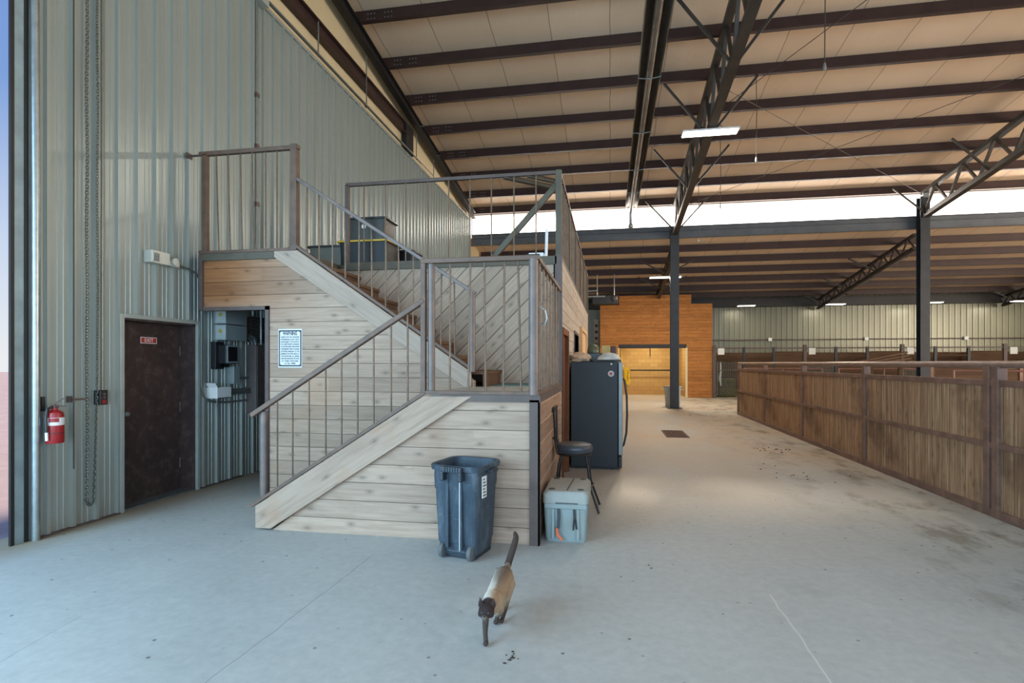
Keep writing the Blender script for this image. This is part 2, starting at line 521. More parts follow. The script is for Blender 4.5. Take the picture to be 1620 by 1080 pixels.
def rib_wall(axis, c, sgn, spans, zmax):
    """ribbed sheet; spans = (from, to, zmin). axis = direction along the wall. sgn = side the ribs stand on"""
    pitch = .2485
    prof = []
    for a, h in ((0,0),(.058,0),(.062,.006),(.074,.006),(.080,0),(.118,0),(.122,.006),(.134,.006),(.140,0),(.180,0),(.190,.032),(.226,.032),(.236,0)):
        prof.append((a, h))
    mb = MB()
    for s0, s1, z0 in spans:
        pts = []
        k = math.floor((s0-.08)/pitch)-1
        while k*pitch+.08 < s1+pitch:
            for a, h in prof:
                pts.append((k*pitch+.08+a, h))
            k += 1
        def hat(p):
            for (a, ha), (b, hb) in zip(pts, pts[1:]):
                if a <= p <= b: return ha+(hb-ha)*(p-a)/(b-a)
            return 0
        q = [(s0, hat(s0))] + [p for p in pts if s0 < p[0] < s1] + [(s1, hat(s1))]
        vs = []; fs = []
        for p, h in q:
            for z in (z0, zmax):
                vs.append((c+sgn*h, p, z) if axis == 'y' else (p, c+sgn*h, z))
        for i in range(len(q)-1):
            fs.append((2*i, 2*i+2, 2*i+3, 2*i+1))
        # backing so that the sheet has a thickness
        n = len(vs)
        for p in (s0, s1):
            for z in (z0, zmax):
                vs.append((c-sgn*.02, p, z) if axis == 'y' else (p, c-sgn*.02, z))
        fs += [(n, n+1, n+3, n+2), (0, 1, n+1, n), (n-2, n+2, n+3, n-1)]
        mb.add(vs, fs)
    return mb
DY0, DY1, DZ = 5.07, 6.13, 2.085
struct(rib_wall('y', WX, 1, [(4.17, DY0, 0), (DY0, DY1, DZ), (DY1, 20.0, 0)], 6.95), 'wall_left', M_tin, normals=False)
# insulated band above the liner and wall beyond it
def roof_z(y): return 7.45+.127*(20.1-y)
def purl_z(y): return 7.17+.127*(20.1-y)
def low_purl_z(y): return 5.98-.14*(y-20.3)
def low_roof_z(y): return low_purl_z(y)+.25
struct(MB().prism([(-9,4.95),(4.0,4.95),(4.0,6.95),(20.1,6.95),(20.1,roof_z(20.1)),(-9,roof_z(-9))], 'x', WX-.12, WX-.06), 'wall_left', M_insul)
struct(MB().prism([(20.0,0),(29.6,0),(29.6,low_roof_z(29.6)),(20.3,low_roof_z(20.3)),(20.3,7.3),(20.0,7.3)], 'x', WX-.25, WX-.03), 'wall_left', M_insul)
# roof
struct(MB().prism([(-9,roof_z(-9)),(20.75,roof_z(20.75)),(20.75,roof_z(20.75)+.1),(-9,roof_z(-9)+.1)], 'x', WX-.3, 25), 'ceiling', M_ceil)
struct(MB().prism([(20.3,low_roof_z(20.3)),(29.8,low_roof_z(29.8)),(29.8,low_roof_z(29.8)+.1),(20.3,low_roof_z(20.3)+.1)], 'x', WX-.3, 25), 'ceiling', M_ceil)
# far tin wall and the right end
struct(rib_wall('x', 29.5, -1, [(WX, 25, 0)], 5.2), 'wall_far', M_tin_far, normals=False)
struct(MB().box(24.6, 25, 17, 29.6, 0, 7), 'wall_right', M_insul)
# clerestory
win = struct(MB().box(WX, 25, 20.28, 20.40, 6.40, 6.47).box(WX, 25, 20.28, 20.40, 7.2, 7.27), 'window_1', M_navy)
MB().box(WX, 25, 20.33, 20.345, 6.47, 7.2).build('pane', M_pane, win)
struct(MB().box(WX+.02, 25, 20.17, 20.19, 6.0, 6.40).box(WX+.02, 25, 20.12, 20.33, 6.40, 6.43).box(WX+.02, 25, 20.10, 20.17, 6.26, 6.28).box(WX+.02, 25, 20.09, 20.17, 6.0, 6.02), 'trim_1', M_beam)
struct(MB().box(WX+.02, 25, 29.2, 29.46, 4.42, 4.86), 'trim_2', M_black)
struct(MB().bar((WX-.01, 4.17, 6.965), (WX-.01, 20.0, 6.965), .10, .05), 'trim_3', M_trim)
# bay door jamb at the left edge
struct(MB().box(WX-.02, WX+.005, 3.955, 3.985, 0, 5.0), 'trim_4', M_black)
struct(MB().box(WX-.03, WX+.0, 3.965, 4.07, 0, 6.9), 'trim_5', M_dkblue)
struct(MB().box(WX-.05, WX+.01, 4.068, 4.10, 0, 6.9), 'trim_6', M_black)
struct(MB().box(WX-.04, WX-.01, 4.10, 4.175, 0, 6.95), 'trim_7', M_trim)
struct(MB().box(WX+.0, WX+.037, 4.17, DY0-.05, 0, .016).box(WX, WX+.037, DY1+.045, 7.0, 0, .016), 'baseboard_left', M_angle)

# ---- exit door
dr = struct(MB().box(WX-.24, WX-.19, DY0, DY1, .02, DZ-.005), 'door_1', None)
M_doorbrown = pm('scuffed_brown_steel', sr(64,50,48), .45, .1, .2, 3, dirt=sr(128,114,100), dscale=9, damt=.35)
dr.data.materials.append(M_doorbrown)
MB().box(WX-.19, WX+.0, DY1-.03, DY1, 0, DZ).box(WX-.19, WX, DY0, DY0+.012, 0, DZ).box(WX-.19, WX, DY0, DY1, DZ-.02, DZ).build('jamb', M_doorbrown, dr)
MB().box(WX-.005, WX+.035, DY0-.05, DY0, 0, DZ+.045).box(WX-.005, WX+.035, DY1, DY1+.045, 0, DZ+.045).box(WX-.005, WX+.035, DY0, DY1, DZ, DZ+.045).build('door_casing', M_trim, dr, bevel=.004)
MB().box(WX-.19, WX+.01, DY0+.012, DY1-.03, 0, .022).build('threshold', M_galv, dr, bevel=.004)
for z in (.35, 1.05, 1.75):
    MB().tube([(WX-.18, DY1-.045, z-.06), (WX-.18, DY1-.045, z+.06)], .011, 8).build('hinge', M_angle, dr)
MB().lathe([(.0,0),(.012,0),(.012,.03),(.028,.035),(.03,.055),(.02,.068),(0,.07)], (WX-.19, 5.275, 1.03), 16, 'x').build('doorknob', M_galv, dr, smooth=True)
M_red = pm('red_enamel', sr(146,26,30), .35, 0, .1)
M_signred = pm('faded_red_sign', sr(168,62,52), .5, 0, .1)
ex = thing('exit_sign', 'small red EXIT sign stuck high on the brown steel door', 'sign', (WX-.19, 5.615, 1.865))
MB().box(WX-.189, WX-.185, 5.50, 5.73, 1.828, 1.902).build('sign_plate', M_white, ex)
MB().box(WX-.186, WX-.184, 5.506, 5.724, 1.834, 1.896).build('red_face', M_signred, ex)
yz = Matrix(((0,0,1,0),(1,0,0,0),(0,1,0,0),(0,0,0,1)))   # text x->+Y, y->+Z, faces +X
place_mesh(text_mesh('EXIT', .062), 'lettering', M_white, ex, Matrix.Translation((WX-.1835, 5.615, 1.863)) @ yz)

# ================================================================== STAIR HOUSE
FY, WY, BY, RX = 4.78, 6.0, 7.02, -.62      # front face, warning face, main wall, right face
LZ, UZ = 1.33, 2.95                           # landing and loft floors
def lo(x): return 1.32+.634*(x+1.66)          # top edge of lower stringer
def up(x): return 1.52-.678*(x+1.53)          # top edge of upper stringer
# lower front wall (below the stringer) and its right return
struct(MB().prism([(-3.19,0),(RX-.01,0),(RX-.01,LZ-.06),(-1.45,LZ-.06)], 'y', FY+.02, FY+.08), 'wall_front', M_front)
struct(MB().prism([(-3.1,.03),(-1.66,.03),(-1.3,LZ-.08),(-1.66,LZ-.1)], 'y', WY-.14, WY-.12), 'wall_front', M_front)
struct(MB().box(RX-.07, RX, FY+.02, BY, 0, LZ-.05), 'wall_right', M_side)
# warning wall with the alcove doorway
AX0, AX1, AZ = -4.92, -4.03, 2.285
struct(MB().prism([(AX1,0),(-1.5,0),(-1.5,up(-1.5)-.1),(-3.68,up(-3.68)-.1),(-3.9,UZ-.02),(AX0,UZ-.02),(AX0,AZ),(AX1,AZ)], 'y', WY, WY+.08), 'wall_warning', M_warn)
struct(MB().box(AX0-.05, AX0, WY-.03, WY+.08, AZ-.04, UZ+.03).box(AX0, AX1, WY-.02, WY+.08, AZ-.045, AZ).box(AX1-.05, AX1, WY-.02, WY+.10, 0, AZ), 'trim_8', M_angle)
# diagonal board wall behind the upper flight
struct(MB().prism([(-1.2,LZ-.2),(RX-.03,LZ-.2),(RX-.03,UZ-.06),(-4.2,UZ-.06),(-4.2,UZ-.4)], 'y', BY, BY+.07), 'wall_diagonal', M_diag)
# long right wall of the building, with two doorways
E1 = (7.18, 8.16, 2.03); E2 = (9.7, 10.95, 2.12)
struct(MB().prism([(BY,0),(E1[0],0),(E1[0],E1[2]),(E1[1],E1[2]),(E1[1],0),(E2[0],0),(E2[0],E2[2]),(E2[1],E2[2]),(E2[1],0),(15.8,0),(15.8,UZ),(BY,UZ)], 'x', RX-.09, RX), 'wall_right', M_side_up)
struct(MB().box(WX, RX-.02, 15.7, 15.8, 0, UZ), 'wall_back', M_side)
struct(MB().box(-4.6, -3.0, 7.9, 7.98, 0, UZ-.1).box(-3.1, -3.0, WY+.1, 7.9, 0, 2.0), 'wall_closet', M_stall)
d2 = struct(MB().box(RX-.06, RX-.03, E1[0]+.05, E1[1]-.05, .01, E1[2]-.05), 'door_2', M_door_wood)
MB().box(RX-.09, RX+.025, E1[0]-.02, E1[0]+.07, 0, E1[2]+.04).box(RX-.09, RX+.025, E1[1]-.07, E1[1]+.02, 0, E1[2]+.04).box(RX-.09, RX+.025, E1[0]+.07, E1[1]-.07, E1[2]-.05, E1[2]+.04).build('door_casing', M_door_wood, d2, bevel=.004)
d3 = struct(MB().box(RX-.5, RX-.46, E2[0], E2[1], 0, E2[2]), 'doorway_shade', pm('dark_open_doorway', sr(44,44,48), .7))  # dark sheet set back in the opening, paints the shade of the room behind
MB().box(RX-.09, RX+.015, E2[0]-.05, E2[0], 0, E2[2]+.05).box(RX-.09, RX+.015, E2[1], E2[1]+.05, 0, E2[2]+.05).box(RX-.09, RX+.015, E2[0], E2[1], E2[2], E2[2]+.05).build('door_casing', M_angle, d3)
d4 = struct(MB().box(RX, RX+.03, 11.55, 13.6, .02, 2.28), 'door_4', M_tan_wood)
MB().box(RX, RX+.06, 11.45, 11.55, 0, 2.36).box(RX, RX+.06, 13.6, 13.7, 0, 2.36).box(RX, RX+.06, 11.55, 13.6, 2.28, 2.36).build('door_casing', M_tan_wood, d4)
# floors of loft, landing, upper platform
struct(MB().box(WX+.03, RX-.09, BY+.07, 15.7, UZ-.22, UZ).box(AX0, -3.68, WY+.08, BY+.07, UZ-.12, UZ), 'floor', M_deck)
struct(MB().box(-1.62, RX-.02, FY+.06, BY, LZ-.1, LZ), 'floor', pm('landing_boards', sr(176,168,156), .7, 0, .15, 5))
# steel edges
struct(MB().box(-3.56, RX-.05, BY-.035, BY, UZ-.09, UZ+.015).box(-3.56, RX-.05, BY, BY+.1, UZ, UZ+.015), 'trim_9', M_deck)
struct(MB().box(AX0, -3.95, WY-.03, WY, UZ-.10, UZ-.015), 'trim_10', M_deck)
struct(MB().box(RX-.075, RX+.012, FY-.012, FY+.02, 0, LZ-.055).box(RX, RX+.012, FY-.012, FY+.085, 0, LZ-.055), 'trim_11', M_angle)
struct(MB().box(-1.5, RX-.0, FY-.012, FY+.02, LZ-.075, LZ-.01).box(RX, RX+.02, FY-.012, BY, LZ-.075, LZ-.01), 'trim_12', M_angle)
struct(MB().box(RX-.07, RX+.02, BY-.035, BY+.035, LZ, UZ+.03), 'trim_13', M_angle)

st = thing('staircase', 'board-sided timber staircase turning at a landing up to the loft', 'staircase', (-2.2, 5.4, 0))
b = MB().prism([(-3.35,.02),(-3.19,.02),(-1.21,lo(-1.66)-.02),(-1.66,lo(-1.66)-.02),(-3.35,lo(-3.35)-.02)], 'y', FY-.02, FY+.02)
b.build('lower_stringer', M_string_lo, st, bevel=.003)
b = MB().prism([(-1.53,LZ+.001),(-1.53,1.50),(-3.68,up(-3.68)-.02),(-4.06,UZ-.01),(-3.96,UZ-.03),(-2.06,1.66),(-1.54,LZ+.001)], 'y', WY-.03, WY+.0)
b = MB().prism([(-1.53,LZ+.001),(-1.53,1.50),(-3.68,up(-3.68)-.02),(-4.06,UZ-.015),(-1.60,LZ+.001)], 'y', WY-.03, WY)
b.build('upper_stringer', M_string_up, st, bevel=.003)
for k in range(6):
    x0 = -3.33+.285*k
    z = LZ/7*(k+1)
    MB().box(x0, x0+.30, FY+.09, WY-.15, z-.04, z).build('tread', M_tread, st, bevel=.003)
    MB().box(x0+.01, x0+.03, FY+.09, WY-.15, z-LZ/7, z-.04).build('riser', M_tread, st)
for k in range(8):
    x1 = -1.40-(.10+.265*k if k else 0)
    z = LZ+(UZ-LZ)/9*(k+1)
    MB().box(x1-(.39 if k == 0 else .30), x1+.02, WY+.085, BY-.005, z-.04, z).build('tread', M_tread, st, bevel=.003)
    MB().box(x1-.02, x1, WY+.085, BY-.005, z-(UZ-LZ)/9+(.001 if k == 0 else 0), z-.04).build('riser', M_tread, st)

# ---- railings
def railing(label, loc):
    return thing('stair_railing', label, 'railing', loc)
def rod(r, x, y, z0, z1, dx=0, dy=0):
    MB().tube([(x, y, z0), (x+dx*.5, y+dy*.5, (z0+z1)/2), (x+dx, y+dy, z1)], .0095, 6).build('baluster', M_rod, r)
# lower flight
r = railing('sloping brown steel railing with nine thin rods along the lower stair flight', (-3.3, FY, 0))
MB().bar((-3.40, FY, lo(-3.40)+.01), (-1.66, FY, lo(-1.66)+.01), .045, .03).build('bottom_rail', M_rail, r)
MB().bar((-3.40, FY, 1.095), (-1.66, FY, 2.17), .06, .045).build('handrail', M_rail, r, bevel=.006)
MB().tube([(-3.30, FY+.05, .16), (-3.30, FY+.05, 1.13)], .043, 16).build('post', M_pipe, r, smooth=True)
for x in (-3.13,-2.97,-2.80,-2.63,-2.47,-2.31,-2.15,-1.98,-1.82):
    rod(r, x, FY, lo(x)+.01, 1.095+(x+3.40)*.618)
# landing front
r = railing('level steel railing across the front of the stair landing', (-1.1, FY, LZ))
MB().box(-1.69, RX+.01, FY-.022, FY+.022, LZ-.012, LZ+.02).build('bottom_rail', M_rail, r, bevel=.003)
MB().box(-1.69, RX+.015, FY-.03, FY+.03, 2.50, 2.545).build('handrail', M_rail, r, bevel=.006)
MB().box(-1.69, -1.645, FY-.025, FY+.025, LZ, 2.52).build('square_post', M_rail, r, bevel=.004)
MB().tube([(-1.60, FY+.02, LZ-.01), (-1.60, FY+.02, 2.51)], .033, 16).build('round_post', M_pipe, r, smooth=True)
MB().tube([(-.66, FY, LZ-.01), (-.66, FY, 2.515)], .043, 16).build('corner_post', M_pipe, r, smooth=True)
MB().box(-.715, -.605, FY-.033, FY+.033, 2.545, 2.549).build('post_cap', M_blackplastic, r)
for i, x in enumerate((-1.42,-1.25,-1.09,-.93,-.77)):
    rod(r, x, FY, LZ, 2.52, (.0,.012,-.01,.006,-.02)[i]*1.5, .01)
# landing right side
r = railing('steel railing along the open right side of the landing, above the stool', (RX, 5.9, LZ))
MB().box(RX-.03, RX+.012, FY+.03, BY-.04, LZ-.012, LZ+.02).build('bottom_rail', M_rail, r, bevel=.003)
MB().box(RX-.045, RX+.012, FY+.03, BY-.04, 2.50, 2.545).build('handrail', M_rail, r, bevel=.006)
for k in range(13):
    rod(r, RX-.015, FY+.17+.155*k, LZ, 2.52, .006*(-1)**k, 0)
MB().tube([(RX+.0, FY+.02, 1.95), (RX+.055, FY+.03, 1.93), (RX+.075, FY+.03, 1.99), (RX+.06, FY+.02, 2.06), (RX+.02, FY+.0, 2.09)], .007, 8).build('rope_tie', M_galv, r)
# upper flight inner rail
r = railing('sloping railing of the upper flight, running down behind the landing', (-2.6, WY, LZ))
MB().bar((-3.69, WY-.015, up(-3.69)+.02), (-1.51, WY-.015, up(-1.51)+.02), .055, .03).build('bottom_rail', M_rail, r)
MB().bar((-3.69, WY-.015, 3.805), (-1.48, WY-.015, 2.375), .045, .04).build('handrail', M_pipe, r, bevel=.006)
MB().tube([(-1.52, WY-.015, 1.50), (-1.52, WY-.015, 2.40)], .036, 14).build('post', M_pipe, r, smooth=True)
for k in range(12):
    x = -3.54+.1655*k
    rod(r, x, WY-.015, up(x)+.02, 3.805+(x+3.69)*-.647, .008*(-1)**k)
# upper platform
r = railing('tall level railing on the upper platform beside the tin wall', (-4.3, WY, UZ))
MB().box(AX0-.05, -3.66, WY-.04, WY+.03, UZ-.015, UZ+.02).build('bottom_rail', M_rail, r, bevel=.003)
MB().box(AX0-.05, -3.64, WY-.035, WY+.025, 4.14, 4.19).build('handrail', M_rail, r, bevel=.006)
MB().box(-4.93, -4.865, WY-.035, WY+.03, UZ, 4.16).build('post', M_rail, r, bevel=.004)
MB().box(-3.735, -3.655, WY-.045, WY+.035, UZ-.01, 4.20).build('post', M_rail, r, bevel=.004)
for i, x in enumerate((-4.71,-4.55,-4.39,-4.24,-4.08,-3.93)):
    rod(r, x, WY-.005, UZ, 4.16, (-.035,-.04,-.03,-.02,.0,.0)[i])
MB().box(WX+.02, AX0-.04, WY-.015, WY+.005, 4.145, 4.165).box(WX+.022, WX+.035, WY-.05, WY+.04, 4.12, 4.19).build('wall_bracket', M_angle, r)
# loft front
r = railing('loft railing facing the front, with widely spaced rods and braces', (-2.1, BY, UZ))
MB().box(-3.57, RX, BY+.0, BY+.05, 4.02, 4.065).build('handrail', M_angle, r, bevel=.005)
MB().box(-3.58, -3.525, BY, BY+.055, UZ, 4.04).build('post', M_angle, r, bevel=.004)
MB().box(-.685, -.61, BY-.01, BY+.065, UZ+.01, 4.07).build('corner_post', M_deck, r, bevel=.004)
for x in (-3.31,-3.0,-2.71,-2.4,-2.11,-1.82,-1.53,-1.23,-.94):
    rod(r, x, BY+.025, UZ, 4.04)
MB().bar((-1.55, BY+.1, UZ+.01), (-.66, BY+.1, 3.93), .06, .07).build('diagonal_brace', M_deck, r, bevel=.004)
MB().bar((-1.36, BY+.03, 4.03), (-.64, 7.72, 4.03), .07, .05).build('corner_brace', M_deck, r)
MB().bar((-1.05, BY+.03, 4.03), (-.64, 7.42, 4.03), .05, .05).build('corner_brace', M_deck, r)
# loft right side
r = railing('long loft railing along the alley side of the building', (RX, 11, UZ))
MB().box(-.665, -.615, BY+.07, 15.8, 4.02, 4.065).build('handrail', M_angle, r, bevel=.004)
MB().box(-.665, -.615, BY+.07, 15.8, UZ, UZ+.04).build('bottom_rail', M_angle, r)
for y in (8.6, 10.2, 11.8, 13.4, 15.0, 15.77):
    MB().box(-.675, -.61, y-.03, y+.03, UZ+.01, 4.03).build('post', M_deck, r)
for k in range(40):
    y = 7.3+.21*k
    MB().tube([(-.64, y, UZ+.03), (-.64, y, 4.03)], .0095, 6).build('baluster', M_rod, r)

# ================================================================== ROOF STEEL
ORD = ['first','second','third','fourth','fifth','sixth','seventh','eighth','ninth','tenth']
def purlin(k, y, z, upper):
    h = .27 if upper else .26
    mb = MB()
    mb.box(WX+.05, 24.5, y-.010, y+.010, z, z+h)
    mb.box(WX+.05, 24.5, y-.095, y-.010, z, z+.012).box(WX+.05, 24.5, y-.095, y-.087, z+.012, z+.035)
    mb.box(WX+.05, 24.5, y+.010, y+.08, z+h-.01, z+h)
    o = mb.build('roof_purlin', M_purlin)
    if upper:
        lab = ('red-brown roof purlin right along the top edge of the clerestory' if k == 0 else
               '%s red-brown roof purlin nearer than the one on the clerestory edge' % ORD[k-1])
    else:
        lab = '%s dark purlin of the low rear roof, counting back from the clerestory beam' % ORD[k]
    tag(o, lab, 'roof beam', 'purlins of the main roof' if upper else 'purlins of the low rear roof')
    OFF[o.name] = (0,0,0)
    if upper:
        bt = MB()
        for x0 in (-4.78, -4.42):
            for dx in (0, .07, .14):
                for dz in (.09, .19):
                    bt.lathe([(.014,0),(.014,-.01),(0,-.012)], (x0+dx, y-.0105, z+dz), 6, 'y')
        bt.build('splice_bolts', M_galv, o)
    return o
for k in range(11):
    y = 20.1-1.39*k
    purlin(k, y, purl_z(y), True)
for k in range(6):
    y = 21.55+1.37*k
    purlin(k, y, low_purl_z(y)-.02, False)

# rafter along the left wall, girt and short column
o = MB().prism([(-2,purl_z(-2)-.22),(19.9,purl_z(19.9)-.22),(19.9,purl_z(19.9)),(-2,purl_z(-2))], 'x', WX+.16, WX+.17)
for dz0, dz1 in ((-.24,-.22),(-.02,0)):
    o.prism([(-2,purl_z(-2)+dz0),(19.9,purl_z(19.9)+dz0),(19.9,purl_z(19.9)+dz1),(-2,purl_z(-2)+dz1)], 'x', WX+.09, WX+.24)
tag(o.build('end_rafter', M_black), 'black sloping steel rafter following the top of the left tin wall', 'roof beam')
tag(MB().box(WX-.05, WX+.02, 3.0, 13.2, 7.42, 7.66).box(WX+.02, WX+.09, 3.0, 13.2, 7.40, 7.425).box(WX+.02, WX+.09, 3.0, 13.2, 7.655, 7.68).build('wall_girt', M_purlin),
    'red-brown level girt across the tan band above the left wall', 'wall beam')
tag(MB().box(WX-.04, WX+.06, 13.22, 13.7, 6.99, purl_z(13.7)-.3).box(WX+.06, WX+.085, 13.2, 13.72, 6.99, purl_z(13.7)-.3).build('steel_column', M_black),
    'short black steel column between the left tin wall and the rafter', 'column')

# ---- columns on the clerestory line
def column(x, w, d, label, mat, ztop):
    t = thing('steel_column', label, 'column', (x, 20.3, 0))
    MB().box(x-w/2, x+w/2, 20.02-d+.3, 20.02+.1, .02, ztop).build('shaft', mat, t, bevel=.01)
    MB().box(x-w/2-.10, x+w/2+.10, 20.02-d+.2, 20.22, 0, .022).build('base_plate', mat, t)
    bt = MB()
    for sx in (-1,1):
        for y in (20.06-d+.22, 20.18): bt.lathe([(.02,0),(.02,.03),(0,.034)], (x+sx*(w/2+.06), y, .02), 6)
    bt.build('anchor_bolts', M_galv, t)
    return t
column(2.235, .30, .34, 'slim dark steel column standing free in the alley before the cedar wall', M_navy, 6.3)
t = thing('steel_column', 'thick dark steel column rising behind the plank fence at right', 'column', (10.1, 20.3, 0))
MB().box(9.90, 10.18, 19.85, 19.87, 0, 7.0).box(9.90, 10.18, 20.09, 20.11, 0, 7.0).box(10.03, 10.05, 19.87, 20.09, 0, 7.0).build('shaft', M_navy, t)
MB().box(9.8, 10.4, 19.65, 20.2, 0, .02).build('base_plate', M_navy, t)
MB().box(9.95, 10.13, 19.8, 19.85, 6.95, 7.12).build('bearing_seat', M_galv, t)

def truss(label, x, y0, y1, top0, top1, bot0, bot1, n, w, flips=True, braces=()):
    """y0 = end at the column, y1 = far end"""
    t = thing('roof_truss', label, 'truss', (x, y0, bot0))
    L = lambda a, b, f: a+(b-a)*f
    MB().bar((x, y0, top0), (x, y1, top1), w, w*.75).build('top_chord', M_truss, t)
    MB().bar((x, y0, bot0), (x, y1, bot1), w*1.15, w*.85).build('bottom_chord', M_truss, t)
    for i in range(n):
        f0, f1 = i/n, (i+1)/n
        yt, yb = L(y0, y1, f1 - .5/n), L(y0, y1, f0)
        MB().bar((x, yb, L(bot0, bot1, f0)), (x, yt, L(top0, top1, f1-.5/n)), w*.45, w*.35).build('web_strut', M_truss, t)
        MB().bar((x, yt, L(top0, top1, f1-.5/n)), (x, L(y0, y1, f1), L(bot0, bot1, f1)), w*.45, w*.35).build('web_strut', M_truss, t)
    for f, dy in braces:
        yb = L(y0, y1, f); zb = L(bot0, bot1, f)
        for s_ in (-1, 1):
            MB().bar((x+s_*.05, yb, zb), (x+s_*1.02, yb+dy, L(top0, top1, f)+.08), .05, .05).build('fly_brace', M_truss, t)
    return t
truss('dark open-web roof truss running up from the slim alley column', 2.25, 20.0, 5.0, purl_z(20.0)-.06, purl_z(5.0)-.06, 6.14, 7.75, 13, .15,
      braces=((.02,.0),(.25,-.1),(.45,-.1),(.62,-.1)))
truss('open-web roof truss rising from the thick column at the right edge', 10.05, 20.0, 5.0, purl_z(20.0)-.06, purl_z(5.0)-.06, 6.35, 8.1, 11, .16,
      braces=((.02,.0),(.22,-.1)))
truss('small truss under the low rear roof, behind the thick right column', 10.05, 20.5, 29.2, low_purl_z(20.5)-.05, low_purl_z(29.2)-.05, 5.45, 4.28, 10, .11,
      braces=((.3,.0),(.6,0),(.9,0)))
truss('small truss under the low rear roof, behind the slim alley column', 2.25, 20.5, 29.2, low_purl_z(20.5)-.05, low_purl_z(29.2)-.05, 5.45, 4.28, 10, .11,
      braces=((.25,0),(.5,0)))
truss('small truss under the low rear roof, farthest to the right', 18.0, 20.5, 29.2, low_purl_z(20.5)-.05, low_purl_z(29.2)-.05, 5.45, 4.28, 10, .11,
      braces=((.9,0),))

# ---- bracing cables and hanging cords
M_cable = pm('thin_steel_cable', sr(70,64,58), .5, .5, .1)
def cable(a, b, label, r=.008):
    tag(MB().tube([a, b], r, 5).build('bracing_cable', M_cable), label, 'cable', 'roof bracing cables')
cable((2.4, 13.0, 7.85), (10.0, 19.95, 7.1), 'thin bracing cable slanting down to the head of the thick right column')
cable((2.4, 19.9, 7.0), (9.9, 12.6, 7.95), 'thin bracing cable slanting up rightward from the head of the slim column')
cable((2.3, 12.3, 7.0), (6.0, 8.6, 8.45), 'thin bracing cable running to the upper right above the hung lamp')
def cord(x, y, z0, label):
    t = thing('drop_cord', label, 'cord', (x, y, z0), group='cords hanging from the roof')
    MB().tube([(x, y, z0+.1), (x+.01, y, (z0+roof_z(y))/2), (x, y, purl_z(y)+.1)], .008, 6).build('cord', M_cable, t)
    MB().lathe([(.006,.12),(.018,.10),(.028,.04),(.026,0),(0,-.004)][::-1], (x, y, z0), 10).build('plug', M_galv, t, smooth=True)
cord(3.25, 9.17, 6.1, 'grey drop cord with a plug hanging nearest the viewer, right of the truss')
cord(3.24, 13.15, 6.12, 'drop cord with a plug ending among purlins, right of the hung lamp')
cord(3.03, 16.12, 5.9, 'drop cord ending in front of the bright clerestory beside the truss')
cord(2.62, 17.3, 5.25, 'drop cord hanging lowest, beside the slim alley column')

# ---- radiant tube heater
t = thing('tube_heater', 'long dark radiant tube heater hung under the main roof', 'heater', (.7, 7, 6.6))
hx, hz = .70, 6.78
prof = [(-.20,-.02),(-.15,.10),(-.06,.15),(.06,.15),(.15,.10),(.20,-.02),(.185,-.02),(.14,.085),(.055,.135),(-.055,.135),(-.14,.085),(-.185,-.02)]
MB().prism([(hx+u, hz+w) for u, w in prof], 'y', 6.0, 19.0).build('reflector_hood', pm('dull_aluminium_hood', sr(112,106,96), .38, .7, .15, 4), t)
M_tubegrey = pm('heat_stained_tube', sr(118,110,100), .4, .6, .2, 5)
MB().tube([(hx, 5.9, hz+.02), (hx, 19.1, hz+.02)], .062, 14).build('burner_tube', M_tubegrey, t, smooth=True)
for y in (7.9, 10.2, 12.6, 15.0, 17.0):
    MB().tube([(hx-.2, y, hz-.03), (hx, y, hz-.06), (hx+.2, y, hz-.03)], .012, 6).tube([(hx-.2, y, hz-.03), (hx-.05, y, purl_z(y)+.05)], .006, 5).tube([(hx+.2, y, hz-.03), (hx+.05, y, purl_z(y)+.05)], .006, 5).build('hanger', M_galv, t)
MB().tube([(hx, 19.1, hz+.02), (hx, 19.25, hz-.02), (hx-.0, 19.3, hz-.15), (hx-.0, 19.3, hz-.46)], .055, 12).ball((hx, 19.3, hz-.48), .095, 12, 8).build('end_elbow', M_galv, t, smooth=True)

# ---- LED lights
M_lamp_body = pm('white_lamp_housing', sr(210,210,206), .5)
def led(x, y, z, w, d, label, watts, hang=.35):
    t = thing('ceiling_light', label, 'light', (x, y, z), group='hung led lights')
    MB().box(x-w/2, x+w/2, y-d/2, y+d/2, z+.012, z+.05).build('housing', M_lamp_body, t, bevel=.006)
    MB().box(x-w/2+.02, x+w/2-.02, y-d/2+.02, y+d/2-.02, z, z+.013).build('diffuser', M_led, t)
    MB().tube([(x-w*.3, y, z+.05), (x-w*.05, y, z+hang)], .008, 5).tube([(x+w*.3, y, z+.05), (x+w*.05, y, z+hang)], .008, 5).build('hanger', M_cable, t)
    ld = bpy.data.lights.new('led_glow', 'AREA'); ld.shape = 'RECTANGLE'; ld.size, ld.size_y = w*.95, d*.9
    ld.energy = watts; ld.color = (1.0, .90, .74)
    lo_ = bpy.data.objects.new('led_glow', ld); lo_.location = (0, 0, -.012); lo_.parent = t
    COL.objects.link(lo_)
led(2.22, 13.0, 6.78, 1.22, .34, 'large bright led panel hung under the main roof truss', 120, .3)
led(2.11, 22.0, 4.90, 1.2, .30, 'led strip light half behind the slim alley column', 230, .6)
led(6.45, 28.0, 4.33, .80, .3, 'led lamp before the far tin wall, nearest the cedar wall', 38, .5)
led(10.4, 28.0, 4.33, .80, .3, 'led lamp before the far tin wall, just right of the small truss end', 38, .5)
led(14.45, 28.0, 4.33, .80, .3, 'led lamp before the far tin wall, right of the thick column', 38, .5)
led(18.0, 28.0, 4.33, .80, .3, 'led lamp before the far tin wall, at the right picture edge', 38, .5)

